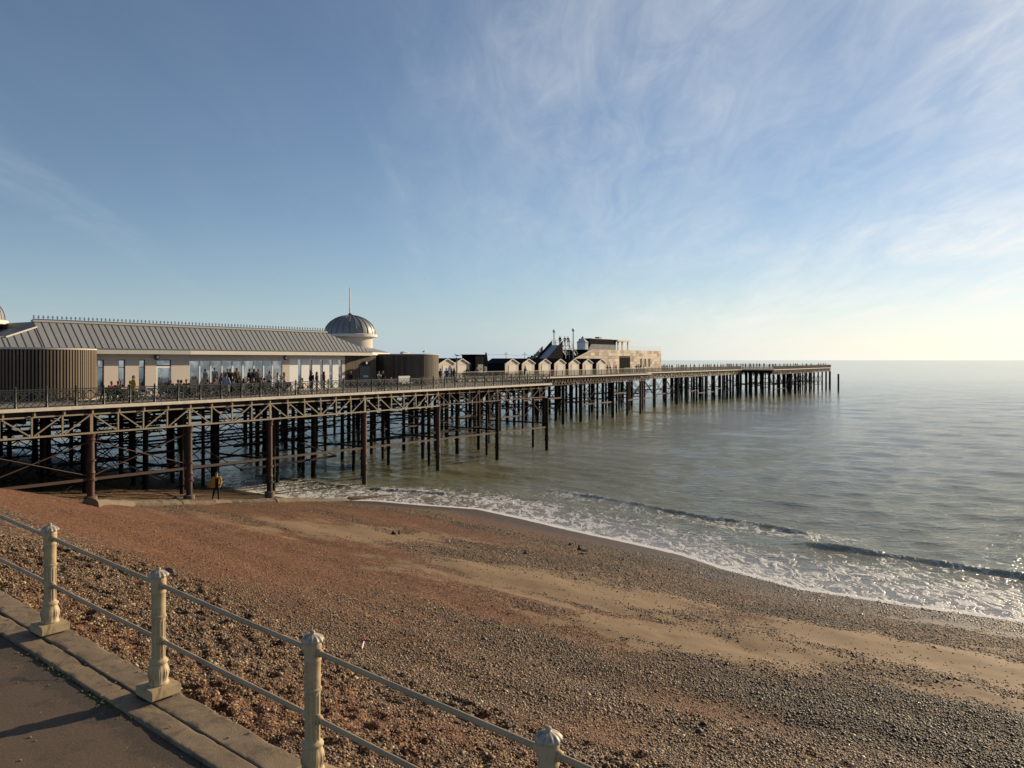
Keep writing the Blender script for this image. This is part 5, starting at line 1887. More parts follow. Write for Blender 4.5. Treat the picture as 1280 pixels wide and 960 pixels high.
for r_ in range(8):
    z0_, z1_ = r_ * rowh + 0.01, (r_ + 1) * rowh - 0.01
    x = TV * (r_ + 1) / 8 + 0.05
    x_end = LV
    first = True
    while x < x_end - 0.05:
        e = min(x + random.uniform(1.0, 1.9), x_end)
        for (a, b, oz0, oz1) in openv:
            if z0_ < oz1 and z1_ > oz0 + 0.05:
                if a - 0.05 <= x < b:
                    x = b + 0.01
                    e = max(e, x + 0.8)
                elif x < a < e:
                    e = a - 0.01
        e = min(e, x_end)
        if e - x > 0.1:
            t_ = random.uniform(0.0, 0.03)
            if first:
                xl = TV * r_ / 8 + 0.05
                MB().add([(xl, -t_, z0_), (e - 0.01, -t_, z0_), (e - 0.01, -t_, z1_), (x, -t_, z1_), (xl, 0.045, z0_), (e - 0.01, 0.045, z0_), (e - 0.01, 0.045, z1_), (x, 0.045, z1_)], [(0, 1, 2, 3), (4, 7, 6, 5), (0, 4, 5, 1), (1, 5, 6, 2), (2, 6, 7, 3), (3, 7, 4, 0)]).build("cladding_board", "timber_clad", vb)
            else:
                box(x, e - 0.01, -t_, 0.045, z0_, z1_).build("cladding_board", "timber_clad", vb)
        first = False
        x = e
for i in range(8):
    box(LV + 0.002, LV + 0.05, 0.06, 11, i * rowh + 0.01, (i + 1) * rowh - 0.01).build("cladding_board", "timber_clad", vb)
for i, (a, b, oz0, oz1) in enumerate(openv):
    box(a + 0.02, b - 0.02, -0.02, 0.045, oz0 + 0.02, oz1 - 0.02).build("door" if i == 0 else "window", "interior" if i else "black_box", vb)  # doorway is a flat black panel; the opening's inner darkness is its colour
box(TV, LV + 0.05, 0.0, 11.0, HV + 0.003, HV + 0.06).build("roof_terrace", "wood_cap", vb)
MB().bar((0, -0.02, 0.02), (TV, -0.02, HV + 0.02), 0.10, 0.16).build("stair_edge", "wood_cap", vb)
gp = TV
while gp < LV - 0.2:
    e = min(gp + 2.4, LV)
    box(gp + 0.03, e - 0.03, 0.04, 0.06, HV + 0.08, HV + 1.12).build("glass_panel", "glass_clear", vb)
    gp = e
MB().add([(TV - 2.4, 0.04, HV - 2.4 * HV / TV + 0.1), (TV - 0.03, 0.04, HV + 0.1), (TV - 0.03, 0.04, HV + 1.12), (TV - 0.5, 0.04, HV + 1.12), (TV - 2.4, 0.06, HV - 2.4 * HV / TV + 0.1), (TV - 0.03, 0.06, HV + 0.1), (TV - 0.03, 0.06, HV + 1.12), (TV - 0.5, 0.06, HV + 1.12)], [(0, 1, 2, 3), (4, 7, 6, 5), (0, 4, 5, 1), (1, 5, 6, 2), (2, 6, 7, 3), (3, 7, 4, 0)]).build("glass_panel", "glass_clear", vb)
ua_, ub_ = s_at(737, VW + 4) - sx0, s_at(770, VW + 4) - sx0
uz = z_at(424.0, s_at(755, VW + 4), VW + 4) - DZ
box(ua_, ub_, 4, 6.6, HV + 0.063, uz).build("roof_room", "black_box", vb)
box(ua_ + 2, ub_ - 1, 4.5, 6.3, uz + 0.003, uz + 0.12).build("roof_slab", "seat_pale", vb)
box((ua_ + ub_) / 2, (ua_ + ub_) / 2 + 1.2, 5, 6, uz + 0.124, uz + 0.5).build("roof_vent", "dark_frame", vb)
uc_ = s_at(786, VW + 4) - sx0
box(ub_ + 0.003, uc_, 3.6, 9.5, uz - 0.35, uz + 0.02).build("canopy", "timber_clad", vb)
for x in (ub_ + 1.2, (ub_ + uc_) / 2, uc_ - 0.4):
    box(x, x + 0.45, 4, 4.3, HV + 0.063, uz - 0.353).build("canopy_post", "wood_cap", vb)

# ------------------------------------------------------------------ furniture on the pavilion deck
TER = DZ + 0.28
ter = MB()
Lbox(ter, s_at(232, 7.6), s_at(352, 7.6), 7.0, WW - 0.003, DZ + 0.002, TER)
ter.build("terrace_step", "deck_wood", pav)


def table(label, px, w, zf=DZ):
    tb = thing("cafe_table", label, "table", pw(s_at(px, w), w, zf), TH, "dark cafe tables on the pavilion deck")
    box(-0.85, 0.85, -0.36, 0.36, 0.70, 0.75).build("table_top", "table_dark", tb)
    for y in (-0.72, 0.72):
        box(-0.85, 0.85, y - 0.14, y + 0.14, 0.42, 0.46).build("bench_seat", "table_dark", tb)
    for x in (-0.65, 0.65):
        for sg_ in (-1, 1):
            MB().bar((x, sg_ * 0.25, 0.70), (x, sg_ * 0.62, 0.0), 0.07, 0.09).build("leg", "table_dark", tb)
        box(x - 0.03, x + 0.03, -0.75, 0.75, 0.36, 0.417).build("cross_beam", "table_dark", tb)


for px, w, lab in ((143, 4.2, "dark picnic table with red-topped sitter, nearest the landward drum"), (160, 4.4, "dark picnic table behind the yellow jacket"), (216, 4.4, "dark picnic table in front of the pavilion door"),
                   (236, 4.6, "dark picnic table at the left edge of the big glazing"), (266, 4.6, "dark picnic table behind the red-haired sitter"), (302, 4.8, "dark picnic table below the thick middle mullion"),
                   (320, 4.6, "dark picnic table under the fourth pane from the right"), (344, 5.2, "dark picnic table beside the two pale coated women")):
    table(lab, px, w)

seat_me, back_me = MB().box(-0.21, 0.21, -0.21, 0.21, 0.43, 0.47).mesh("seat", "table_dark"), MB().box(-0.21, 0.21, 0.17, 0.21, 0.50, 0.90).mesh("backrest", "table_dark")
leg_me = MB().box(-0.02, 0.02, -0.02, 0.02, 0, 0.428).mesh("leg", "table_dark")
post_me2 = MB().box(-0.018, 0.018, -0.018, 0.018, 0.472, 0.88).mesh("back_post", "table_dark")
for px in list(range(134, 182, 6)) + list(range(205, 362, 6)):
    w = random.uniform(2.6, 6.0)
    ch = thing("cafe_chair", "dark cafe chair behind the railing between the landward drum and pavilion door" if px < 190 else "dark cafe chair behind the railing before the pavilion door" if px < 232 else "dark cafe chair behind the railing before the big glazing", "chair", pw(s_at(px + random.uniform(-2, 2), w), w, DZ), TH + random.uniform(0, 6.28), "dark cafe chairs by the landward drum" if px < 190 else "dark cafe chairs by the pavilion door" if px < 232 else "dark cafe chairs before the glazing")
    place("seat", seat_me, ch)
    place("backrest", back_me, ch)
    for x in (-0.18, 0.18):
        place("back_post", post_me2, ch, (x, 0.15, 0))
        for y in (-0.18, 0.18):
            place("leg", leg_me, ch, (x, y, 0))

bs = s_at(507.5, 5.2)
b = thing("bench", "pale grey bench standing before the seaward timber drum", "bench", pw(bs, 5.2, DZ), TH)
box(-0.85, 0.85, -0.22, 0.22, 0.42, 0.48).build("seat", "seat_pale", b)
box(-0.85, 0.85, 0.22, 0.27, 0.52, 1.15).build("backrest", "seat_pale", b)
for x in (-0.7, 0.7):
    for y in (-0.16, 0.2):
        box(x - 0.04, x + 0.04, y - 0.04, y + 0.04, 0, 0.417).build("leg", "dark_frame", b)

ring = MB().tube([(0.27 * math.cos(a), 0, 0.27 * math.sin(a)) for a in np.linspace(0, 2 * math.pi, 25)], 0.075, 8, caps=False)
ro2 = ring.build("lifebuoy", "buoy_white", None, pw(s_at(187, 0.30), 0.30, z_at(491.5, s_at(187, 0.3), 0.3)), TH, smooth=True)
tag(ro2, "white lifebuoy ring hanging on the green pier railing", "lifebuoy")

# ------------------------------------------------------------------ small things lying on the beach


def rock(name, label, cat, px, py, sx, sy, sz, mat, seed, rot=0.0, group=None, lift=0.25):
    u, v, z = ray_to_beach(px, py)
    bm = bmesh.new()
    bmesh.ops.create_icosphere(bm, subdivisions=2, radius=1.0)
    for q in bm.verts:
        n = mnoise.noise(q.co * 1.4 + Vector((seed * 3.7, 0, 0)))
        q.co *= 1 + 0.45 * n
        q.co = Vector((q.co.x * sx, q.co.y * sy, q.co.z * sz))
    me = bpy.data.meshes.new(name)
    bm.to_mesh(me)
    bm.free()
    me.materials.append(MATS[mat])
    o = place(name, me, None, uvw(u, v, z + sz * lift), rot)
    return tag(o, label, cat, group)


rock("stone", "large grey stone on the shingle just behind the second railing post", "stone", 211, 718, 0.17, 0.12, 0.13, "rock_dark", 1)
rock("stone", "dark rounded stone beside the pile footing under the pier", "stone", 221, 625, 0.35, 0.25, 0.2, "rock_dark", 2)
rock("stone", "tiny white stone lying alone on the orange shingle", "stone", 561, 677, 0.07, 0.06, 0.06, "rock_pale", 3)
rock("driftwood", "dark pointed scrap of driftwood nearest the water's edge, largest of the cluster", "driftwood", 724, 688, 0.10, 0.08, 0.22, "weed_black", 4)
rock("driftwood", "flat dark scrap of weed right of the pointed driftwood", "weed", 731, 689.5, 0.20, 0.09, 0.07, "weed_black", 5)
rock("driftwood", "flat dark scrap of weed below the pointed driftwood", "weed", 727, 692.5, 0.18, 0.07, 0.05, "weed_black", 6)
rock("driftwood", "small dark lump up-beach left of the pointed driftwood", "weed", 712.5, 681.5, 0.10, 0.08, 0.09, "weed_black", 7)
rock("driftwood", "curved dark scrap on the pale sand below the pier piles", "weed", 492, 668, 0.12, 0.10, 0.14, "weed_black", 8)
rock("driftwood", "thin dark scrap right of the curved scrap on the sand", "weed", 499, 667, 0.05, 0.06, 0.16, "weed_black", 9)
rock("driftwood", "lone dark speck of weed between the sand patch and pointed driftwood", "weed", 657, 692, 0.08, 0.08, 0.12, "weed_black", 10)

u, v, z = ray_to_beach(455, 806)
u2, v2, z2 = ray_to_beach(452.5, 815)
lit = thing("litter", "white stick with pink and orange plastic petals lying on the shingle", "litter", uvw(u, v, z))
MB().tube([uvw(u2, v2, z2 + 0.07) - lit.location, Vector((0, 0, 0.09))], 0.014, 6).build("stick", "white_paint", lit)
for i, (dx, dz, mt) in enumerate(((-0.03, 0.08, "pink_plastic"), (0.035, 0.09, "cloth_red"), (0.0, 0.12, "pink_plastic"))):
    MB().lathe([(0.01, 0), (0.03, 0.012), (0.034, 0.03), (0.012, 0.05)], 7, mod=lambda r, z, a: r * (1 + 0.3 * math.cos(3 * a))).build("petal", mt, lit, (dx, 0, dz), (0.5, 0.6 * i, 0))

# ------------------------------------------------------------------ people
SLOTS = ["skin", "hair", "top", "bottom", "shoe"]


def capsule(p, q, r0, r1, n=12):
    p, q = Vector(p), Vector(q)
    d = q - p
    ln = max(d.length, 1e-5)
    d = d / ln
    up = Vector((0, 0, 1)) if abs(d.z) < 0.9 else Vector((1, 0, 0))
    x = d.cross(up).normalized()
    y = d.cross(x)
    rings = []
    for a in (-80, -50, -20):
        rings.append((p + d * (r0 * math.sin(R(a))), r0 * math.cos(R(a))))
    for a in (20, 50, 80):
        rings.append((q + d * (r1 * math.sin(R(a))), r1 * math.cos(R(a))))
    vs, fs = [], []
    for c, r in rings:
        for k in range(n):
            t_ = 2 * math.pi * k / n
            vs.append(c + x * (r * math.cos(t_)) + y * (r * math.sin(t_)))
    for i in range(5):
        for k in range(n):
            k2 = (k + 1) % n
            fs.append((i * n + k, i * n + k2, (i + 1) * n + k2, (i + 1) * n + k))
    fs.append(tuple(range(n - 1, -1, -1)))
    fs.append(tuple(5 * n + k for k in range(n)))
    return vs, fs


def arm(C, sg, sh, el, wr, palm_dir, curl=0.5, sleeve="top"):
    """upper arm, forearm and a hand with four fingers and a thumb; x is forward"""
    sh, el, wr = Vector(sh), Vector(el), Vector(wr)
    C.append((sleeve, sh, el, 0.070, 0.056))
    C.append((sleeve, el, wr, 0.055, 0.043))
    f = (wr - el).normalized()
    side = Vector(palm_dir).normalized()
    side = (side - f * side.dot(f)).normalized()
    nrm_ = f.cross(side)
    C.append(("skin", wr, wr + f * 0.075, 0.030, 0.034))
    for k, ln in enumerate((0.066, 0.074, 0.070, 0.056)):
        b0 = wr + f * 0.085 + side * (0.030 - 0.020 * k)
        b1 = b0 + (f * (1 - curl * 0.5) + nrm_ * sg * curl * 0.6).normalized() * ln * 0.55
        b2 = b1 + (f * (1 - curl) + nrm_ * sg * curl).normalized() * ln * 0.55
        C.append(("skin", b0, b1, 0.0115, 0.011))
        C.append(("skin", b1, b2, 0.011, 0.0095))
    t0 = wr + f * 0.03 + side * 0.03
    C.append(("skin", t0, t0 + side * 0.03 + f * 0.03, 0.014, 0.012))
    C.append(("skin", t0 + side * 0.03 + f * 0.03, t0 + side * 0.035 + f * 0.06, 0.012, 0.010))


def head(C, neck, c, hair="short", look=0.0):
    neck, c = Vector(neck), Vector(c)
    fx = Vector((math.cos(look), math.sin(look), 0))
    fy = Vector((-fx.y, fx.x, 0))
    C.append(("skin", neck - Vector((0, 0, 0.02)), c - Vector((0, 0, 0.05)), 0.058, 0.056))
    C.append(("skin", c + Vector((0, 0, 0.03)), c + fx * 0.022 - Vector((0, 0, 0.065)), 0.088, 0.060))
    C.append(("skin", c + fx * 0.092, c + fx * 0.108 - Vector((0, 0, 0.030)), 0.010, 0.016))
    for sg in (-1, 1):
        C.append(("skin", c + fy * sg * 0.086 + Vector((0, 0, 0.012)), c + fy * sg * 0.088 - Vector((0, 0, 0.025)), 0.018, 0.012))
        C.append(("hair", c + fx * 0.083 + fy * sg * 0.033 + Vector((0, 0, 0.008)), c + fx * 0.083 + fy * sg * 0.036 + Vector((0, 0, 0.008)), 0.010, 0.010))
    C.append(("skin", c + fx * 0.078 - Vector((0, 0, 0.068)) + fy * 0.02, c + fx * 0.078 - Vector((0, 0, 0.068)) - fy * 0.02, 0.012, 0.012))
    C.append(("hair", c - fx * 0.018 + Vector((0, 0, 0.050)), c - fx * 0.03 + Vector((0, 0, 0.045)), 0.094, 0.092))
    C.append(("hair", c - fx * 0.045 + Vector((0, 0, 0.02)), c - fx * 0.050 - Vector((0, 0, 0.05)), 0.080, 0.060))
    if hair == "long":
        C.append(("hair", c - fx * 0.055, c - fx * 0.085 - Vector((0, 0, 0.22)), 0.085, 0.070))
        for sg in (-1, 1):
            C.append(("hair", c + fy * sg * 0.07 - fx * 0.02, c + fy * sg * 0.085 - fx * 0.02 - Vector((0, 0, 0.18)), 0.035, 0.035))


def leg(C, sg, hip, knee, ankle, toe):
    C.append(("bottom", hip, knee, 0.090, 0.064))
    C.append(("bottom", knee, ankle, 0.062, 0.044))
    a, t_ = Vector(ankle), Vector(toe)
    C.append(("shoe", a + Vector((-0.03, 0, -0.03)), t_, 0.042, 0.036))


def torso(C, pelvis, chest, lean=0.0, hem=0.0):
    p, c = Vector(pelvis), Vector(chest)
    for sg in (-1, 1):
        C.append(("bottom" if hem == 0 else "top", p + Vector((0, sg * 0.055, 0)), p + Vector((0, sg * 0.06, -0.05 - hem)), 0.105, 0.105))
        C.append(("top", p + Vector((0, sg * 0.045, 0.06)), c + Vector((0, sg * 0.075, 0)), 0.105, 0.115))
        C.append(("top", c + Vector((0, sg * 0.06, 0.05)), c + Vector((-0.01, sg * 0.15, 0.10)), 0.085, 0.065))


def stand_body(hem=0.0):
    C = []
    torso(C, (0, 0, 0.95), (0.01, 0, 1.28), hem=hem)
    return C


def pose(kind, hair):
    C = stand_body(0.16 if kind in ("coat", "long") else 0.0) if kind != "sit" else []
    if kind in ("stand", "long"):
        for sg in (-1, 1):
            leg(C, sg, (0, sg * 0.09, 0.90), (0.02, sg * 0.10, 0.49), (0, sg * 0.11, 0.09), (0.14, sg * 0.13, 0.035))
            arm(C, sg, (0, sg * 0.19, 1.39), (-0.03, sg * 0.25, 1.11), (0.06, sg * 0.25, 0.87), (1, 0, 0), 0.5)
        head(C, (0, 0, 1.46), (0.02, 0, 1.60), hair, 0.2)
    elif kind == "phone":
        for sg in (-1, 1):
            leg(C, sg, (0, sg * 0.09, 0.90), (0.01, sg * 0.11, 0.49), (-0.02, sg * 0.12, 0.09), (0.12, sg * 0.14, 0.035))
            arm(C, sg, (0, sg * 0.19, 1.39), (0.10, sg * 0.22, 1.13), (0.28, sg * 0.07, 1.28 if sg > 0 else 1.22), (0, 0, 1), 0.8)
        head(C, (0.01, 0, 1.46), (0.05, 0, 1.585), hair, 0.0)
    elif kind == "walk":
        leg(C, 1, (0, 0.09, 0.89), (0.20, 0.10, 0.52), (0.26, 0.10, 0.11), (0.40, 0.11, 0.06))
        leg(C, -1, (0, -0.09, 0.89), (-0.02, -0.10, 0.50), (-0.28, -0.10, 0.16), (-0.18, -0.10, 0.05))
        arm(C, 1, (0, 0.19, 1.39), (-0.12, 0.25, 1.13), (-0.08, 0.26, 0.88), (1, 0, 0), 0.5)
        arm(C, -1, (0, -0.19, 1.39), (0.06, -0.25, 1.12), (0.26, -0.22, 0.97), (0, 0, 1), 0.5)
        head(C, (0.02, 0, 1.46), (0.04, 0, 1.60), hair, 0.0)
    elif kind == "lean":
        for sg in (-1, 1):
            leg(C, sg, (-0.05, sg * 0.09, 0.89), (-0.02, sg * 0.10, 0.49), (-0.10, sg * 0.11, 0.09), (0.04, sg * 0.12, 0.035))
            arm(C, sg, (0.05, sg * 0.19, 1.37), (0.14, sg * 0.26, 1.12), (0.38, sg * 0.10, 1.13), (0, 0, 1), 0.6)
        head(C, (0.04, 0, 1.45), (0.09, 0, 1.58), hair, 0.3)
    elif kind == "coat":
        leg(C, 1, (0, 0.09, 0.90), (0.04, 0.11, 0.49), (0.02, 0.12, 0.09), (0.16, 0.14, 0.035))
        leg(C, -1, (0, -0.09, 0.90), (0.03, -0.15, 0.49), (-0.05, -0.22, 0.10), (0.08, -0.27, 0.035))
        arm(C, 1, (0, 0.19, 1.39), (-0.01, 0.28, 1.13), (0.12, 0.20, 0.92), (1, 0, 0), 0.6)
        arm(C, -1, (0, -0.19, 1.39), (-0.02, -0.33, 1.16), (0.02, -0.46, 0.96), (1, 0, 0), 0.4)
        head(C, (0.01, 0, 1.46), (0.03, 0, 1.60), hair, 0.1)
    elif kind == "sit":
        for sg in (-1, 1):
            leg(C, sg, (0, sg * 0.09, 0.53), (0.42, sg * 0.12, 0.52), (0.40, sg * 0.12, 0.09), (0.54, sg * 0.13, 0.035))
            arm(C, sg, (0.03, sg * 0.19, 0.98), (0.10, sg * 0.26, 0.74), (0.33, sg * 0.12, 0.79), (0, 0, 1), 0.6)
        torso(C, (0, 0, 0.56), (0.04, 0, 0.87))
        head(C, (0.04, 0, 1.05), (0.08, 0, 1.19), hair, 0.15)
    return C


def seg_dist(P, a, b):
    a, b = np.array(a), np.array(b)
    d = b - a
    l2 = max(float(d @ d), 1e-9)
    t_ = np.clip(((P - a) @ d) / l2, 0, 1)
    return np.linalg.norm(P - (a + t_[:, None] * d), axis=1), t_


proto_cache = {}


def person_mesh(kind, hair, faces=1500):
    key = (kind, hair)
    if key in proto_cache:
        return proto_cache[key]
    C = pose(kind, hair)
    m = MB()
    for (_, a, b, r0, r1) in C:
        vs, fs = capsule(a, b, r0, r1)
        m.add(vs, fs)
    me = bpy.data.meshes.new("tmp")
    me.from_pydata(m.v, [], m.f)
    o = bpy.data.objects.new("tmp", me)
    COL.objects.link(o)
    md = o.modifiers.new("r", 'REMESH')
    md.mode = 'VOXEL'
    md.voxel_size = 0.0105
    md.use_smooth_shade = True
    dc = o.modifiers.new("d", 'DECIMATE')
    dc.ratio = 0.09
    dg = bpy.context.evaluated_depsgraph_get()
    out = bpy.data.meshes.new_from_object(o.evaluated_get(dg))
    bpy.data.objects.remove(o)
    out.name = "person"
    out.materials.clear()
    for s_ in SLOTS:
        out.materials.append(MATS["skin"])
    n = len(out.polygons)
    cen = np.empty(n * 3, np.float32)
    out.polygons.foreach_get("center", cen)
    cen = cen.reshape(-1, 3)
    best, idx = np.full(n, 1e9), np.zeros(n, np.int32)
    for (tg, a, b, r0, r1) in C:
        dist, t_ = seg_dist(cen, a, b)
        dist = np.abs(dist - (r0 + (r1 - r0) * t_))
        upd = dist < best
        best[upd] = dist[upd]
        idx[upd] = SLOTS.index(tg)
    out.polygons.foreach_set("material_index", idx)
    out.polygons.foreach_set("use_smooth", [True] * n)
    out.update()
    proto_cache[key] = out
    return out


def person(kind, hairlen, loc, ang, top, bottom, hair, label, group=None, sc=1.0, shoe="shoe_dark"):
    o = place("person", person_mesh(kind, hairlen), None, loc, ang)
    o.scale = (sc, sc, sc)
    for s_, mt in zip(o.material_slots, ("skin", hair, top, bottom, shoe)):
        s_.link = 'OBJECT'
        s_.material = MATS[mt]
    return tag(o, label, "person", group)


def deckp(kind, hl, px, w, deg, top, bottom, hair, label, sc=1.0, z=DZ, group=None):
    return person(kind, hl, pw(s_at(px, w), w, z), TH + R(deg), top, bottom, hair, label, group, sc)


PG = "people on the pavilion deck"
P_ = [("sit", "short", 139, 4.95, -90, "cloth_red", "cloth_black", "hair_red", "seated person in dark red top nearest the landward drum"),
      ("sit", "short", 147, 4.95, -80, "cloth_black", "cloth_black", "hair_dark", "seated person in black right of the red-topped sitter"),
      ("sit", "short", 162, 5.15, -60, "cloth_black", "cloth_navy", "hair_brown", "seated dark person just left of the yellow jacket"),
      ("stand", "short", 167, 2.4, 170, "cloth_yellow", "cloth_olive", "hair_dark", "person in bright yellow jacket standing at the green railing"),
      ("sit", "long", 213, 5.15, -100, "cloth_black", "cloth_black", "hair_red", "seated red-haired person in black before the pavilion door"),
      ("sit", "short", 222, 5.15, -70, "cloth_brown", "cloth_black", "hair_brown", "seated person in brown just right of the pavilion door"),
      ("sit", "short", 233, 5.35, -120, "cloth_black", "cloth_black", "hair_dark", "seated person in black before the blank wall left of the glazing"),
      ("sit", "long", 268, 5.3, -80, "cloth_brown", "cloth_black", "hair_red", "seated long red-haired person below the third pane"),
      ("stand", "short", 277, 6.2, -60, "cloth_black", "cloth_black", "hair_brown", "standing man in black jacket behind the pale blue jacket"),
      ("walk", "short", 282.5, 2.6, 30, "cloth_sky", "cloth_jeans", "hair_dark", "person in pale blue jacket walking close to the railing"),
      ("stand", "short", 288, 7.4, -110, "cloth_black", "cloth_black", "hair_dark", "person in black standing behind the pale blue jacket, to its right"),
      ("stand", "short", 296, 7.6, -80, "cloth_brown", "cloth_black", "hair_brown", "tall person in brown before the thick middle mullion"),
      ("sit", "short", 300, 5.5, -80, "cloth_black", "cloth_black", "hair_dark", "seated dark person below the thick middle mullion"),
      ("sit", "short", 309, 5.5, -60, "cloth_cream", "cloth_black", "hair_fair", "seated fair-haired person in cream right of the thick mullion"),
      ("sit", "long", 316, 5.3, -110, "cloth_black", "cloth_black", "hair_brown", "seated long-haired dark person under the seventh pane"),
      ("stand", "short", 323, 7.2, -60, "cloth_brown", "cloth_black", "hair_brown", "person in brown standing left of the man in white"),
      ("phone", "short", 336.5, 6.6, 10, "cloth_white", "cloth_black", "hair_dark", "tall man in white jacket standing with hands raised before the glazing"),
      ("stand", "long", 347.5, 5.4, -40, "cloth_white", "cloth_grey", "hair_fair", "fair-haired woman in white jacket right of the glazing"),
      ("phone", "long", 355.5, 5.6, 160, "cloth_cream", "cloth_navy", "hair_brown", "dark-haired woman in cream jacket under the round wall lamp"),
      ("sit", "short", 379, 1.9, 120, "cloth_cream", "cloth_brown", "hair_grey", "grey-haired person in beige coat seated close to the railing"),
      ("stand", "short", 389.5, 5.2, -90, "cloth_black", "cloth_black", "hair_brown", "person in black left of a pair before the white shutters"),
      ("stand", "long", 396, 5.0, -60, "cloth_black", "cloth_navy", "hair_dark", "shorter person in black between black coat and red jacket"),
      ("stand", "long", 405, 5.4, -30, "cloth_red", "cloth_black", "hair_dark", "dark-haired person in red jacket before the white shutters"),
      ("walk", "long", 438, 5.8, 20, "cloth_black", "cloth_black", "hair_red", "person in black walking past the dark timber recess"),
      ("phone", "short", 473, 4.0, -90, "cloth_grey", "cloth_black", "hair_dark", "person in grey with raised hands before the seaward drum"),
      ("stand", "long", 478.5, 4.1, 180, "cloth_black", "cloth_black", "hair_brown", "person in black beside the grey-topped person at the seaward drum"),
      ("sit", "short", 285, 5.4, -110, "cloth_black", "cloth_black", "hair_dark", "seated dark person half hidden behind the pale blue jacket"),
      ("sit", "short", 292, 4.1, 90, "cloth_navy", "cloth_black", "hair_dark", "seated person in navy with back to the railing, right of the pale blue jacket"),
      ("sit", "long", 305, 4.2, 80, "cloth_black", "cloth_black", "hair_brown", "seated dark person with back to the railing below the thick middle mullion"),
      ("stand", "short", 312, 7.6, -70, "cloth_black", "cloth_black", "hair_dark", "person in black standing close to the sixth pane"),
      ("stand", "long", 318, 7.9, -100, "cloth_navy", "cloth_black", "hair_dark", "person in navy standing close to the mullion right of the sixth pane"),
      ("sit", "short", 326, 5.3, -70, "cloth_brown", "cloth_black", "hair_brown", "seated person in brown left of the man in white"),
      ("sit", "short", 331, 4.2, 95, "cloth_black", "cloth_black", "hair_dark", "seated dark person with back to the railing below the man in white"),
      ("sit", "short", 150.5, 5.1, -100, "cloth_black", "cloth_black", "hair_brown", "third seated dark person from the landward drum"),
      ("sit", "short", 227, 3.9, 90, "cloth_black", "cloth_black", "hair_dark", "seated dark person with back to the railing right of the pavilion door"),
      ("sit", "short", 260, 4.2, 100, "cloth_black", "cloth_black", "hair_dark", "seated dark person with back to the railing below the second pane"),
      ("stand", "short", 489, 3.0, 0, "cloth_pink", "cloth_jeans", "hair_fair", "small child in pink top before the seaward drum")]
for (kind, hl, px, w, deg, top, bot, hair, lab) in P_:
    z = TER if w > 7.0 else DZ
    sc = 0.66 if "child" in lab else 1.06 if "tall" in lab else 1.0
    deckp(kind, hl, px, w, deg, top, bot, hair, lab, sc, z, PG)
NG = "people between the drum and the huts"
for (kind, hl, px, w, deg, top, bot, hair, lab, sc) in (
        ("stand", "short", 550.5, 13, -90, "cloth_black", "cloth_black", "hair_dark", "dark figure half hidden at the seaward drum's edge", 1.0),
        ("walk", "short", 558, 12, 200, "cloth_blue", "cloth_black", "hair_dark", "walker in blue before the farthest left hut", 1.02),
        ("stand", "short", 564.5, 13, -60, "cloth_black", "cloth_black", "hair_brown", "dark figure left of the slim post", 1.0),
        ("stand", "long", 567.5, 13.5, 90, "cloth_black", "cloth_brown", "hair_dark", "dark figure closest to the slim post's left side", 1.0),
        ("sit", "short", 580.5, 17.9, 60, "cloth_brown", "cloth_black", "hair_dark", "seated dark figure at the black kiosk's left corner", 1.0),
        ("stand", "short", 584, 18.0, 60, "cloth_black", "cloth_black", "hair_dark", "dark figure before the left half of the black kiosk", 0.98),
        ("stand", "short", 596, 18.2, 60, "cloth_grey", "cloth_black", "hair_grey", "grey-haired figure before the right half of the black kiosk", 0.98),
        ("stand", "short", 601, 18.2, 90, "cloth_cream", "cloth_black", "hair_brown", "figure in cream at the black kiosk's right corner", 0.9),
        ("stand", "short", 618, 8.0, 180, "cloth_red", "cloth_red", "hair_dark", "small child in red near the seaward end railing", 0.68),
        ("lean", "short", 656, 16.4, -90, "cloth_black", "cloth_black", "hair_dark", "dark figure leaning at the pale handrail before the second hut", 1.05)):
    deckp(kind, hl, px, w, deg, top, bot, hair, lab, sc, DZ, NG)
for px, y, kind, lab in ((700, 0.5, "stand", "dark figure at the left of the slide platform"), (706, 1.4, "stand", "stout dark figure in the middle of the slide platform"), (710, 0.8, "walk", "figure in dark red at the right of the slide platform")):
    w = sw0 + y
    person(kind, "short", pw(s_at(px, w), w, zt_), TH + R(180), "cloth_red" if px == 710 else "cloth_black", "cloth_black", "hair_dark", lab, "people on the slide platform")
i = 0
VG = "dark figures at the timber building"
for px in (759.5, 763, 767.5, 770, 795.5, 798, 801, 804.5):
    deckp(random.choice(("stand", "walk", "lean")), "short", px, 25.0, random.uniform(-120, 120), random.choice(("cloth_black", "cloth_navy")), "cloth_black", "hair_dark",
          "dark figure standing just left of the timber building's black doorway" if px < 775 else "dark figure standing below the timber building's slit windows", 1.0, DZ, VG + (" door" if px < 775 else " windows"))
for px in (829, 831, 834, 836.5, 840, 846, 848.5, 851.5, 854, 857.5):
    deckp(random.choice(("stand", "lean", "walk")), "short", px, 24.2 + random.random(), random.uniform(-150, 150), random.choice(("cloth_black", "cloth_navy", "cloth_brown")), "cloth_black", "hair_dark",
          "distant dark figure at the pier rail just beyond the timber building", 1.0, DZ, "distant figures beyond the timber building")
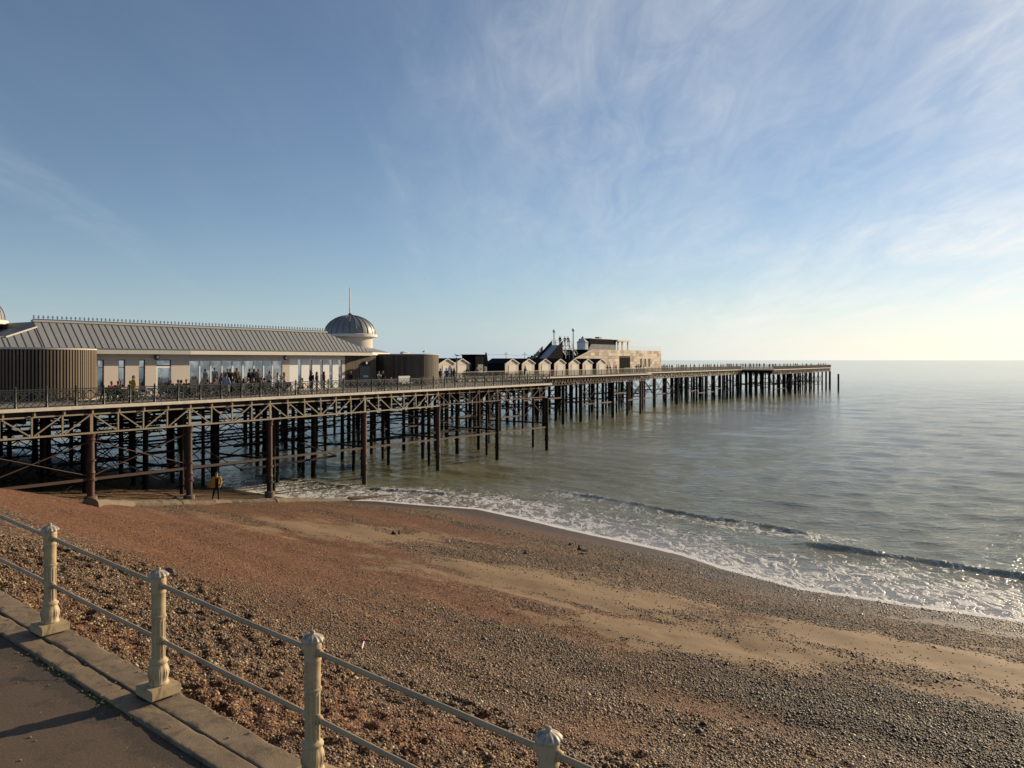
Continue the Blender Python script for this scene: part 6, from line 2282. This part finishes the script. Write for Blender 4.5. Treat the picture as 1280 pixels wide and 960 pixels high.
for px in (882, 884.5, 887, 889, 893, 897, 901, 904, 909, 911.5, 917, 926, 928.5, 937, 938.5, 946, 949.5, 962, 969.5, 984, 992, 994.5, 997, 1003, 1014, 1023, 1026, 1029, 1032, 863, 868, 874, 879, 914, 921, 932, 942, 955, 966, 975, 980, 988, 1008):
    deckp(random.choice(("stand", "lean", "walk", "stand")), "short", px, (24.5 if px < 905 else 30.0 if px < 960 else 16.0) + random.random() * 2, random.uniform(-150, 150), random.choice(("cloth_black", "cloth_navy", "cloth_brown", "cloth_grey")), "cloth_black", "hair_dark",
          "tiny dark figure on the far pier neck, landward of the pier head's step" if px < 918 else "tiny dark figure above the dark landward step of the pier head" if px < 968 else "tiny dark figure along the near rail of the pier head",
          1.0, DZ, "distant figures on the pier neck" if px < 918 else "distant figures at the pier head step" if px < 968 else "distant figures along the pier head")

# the walker on the beach in an open yellow coat
ub, vb_, zb2 = ray_to_beach(270.5, 629.5)
bp = person("coat", "short", uvw(ub, vb_, zb2 + 0.22), R(-62), "cloth_black", "cloth_black", "hair_dark", "person in open yellow coat and black trousers standing on the low sill by the pier", None, 1.0)
coat = MB()
for sg in (-1, 1):
    # each coat front hangs from the shoulder and swings out from the body
    n = 7
    for i in range(n):
        f0, f1 = i / n, (i + 1) / n
        def edge(f, side):
            sp = (0.10 + 0.24 * f) if sg < 0 else (0.06 + 0.10 * f)
            y = sg * (0.10 + (sp if side else 0.0))
            return Vector((0.135 + 0.03 * math.sin(f * 5) - (0.10 * f if side else 0.0), y * 1.0, 1.42 - 0.62 * f))
        a, b2, c2, d2 = edge(f0, 0), edge(f0, 1), edge(f1, 1), edge(f1, 0)
        o_ = Vector((0.025, 0, 0))
        coat.add([a, b2, c2, d2, a + o_, b2 + o_, c2 + o_, d2 + o_], [(0, 1, 2, 3), (7, 6, 5, 4), (0, 4, 5, 1), (1, 5, 6, 2), (2, 6, 7, 3), (3, 7, 4, 0)])
    for (a, b2, r0, r1) in (((0, sg * 0.19, 1.39), (-0.01 if sg > 0 else -0.02, sg * (0.28 if sg > 0 else 0.33), 1.13 if sg > 0 else 1.16), 0.088, 0.075), ((-0.01 if sg > 0 else -0.02, sg * (0.28 if sg > 0 else 0.33), 1.13 if sg > 0 else 1.16), ((0.10, 0.21, 0.95) if sg > 0 else (0.015, -0.445, 0.98)), 0.074, 0.062)):
        vs, fs = capsule(a, b2, r0, r1)
        coat.add(vs, fs)
coat.add(*capsule((-0.06, 0, 1.38), (-0.09, -0.08, 0.86), 0.15, 0.19))
coat.build("coat", "coat_yellow", bp, smooth=True)
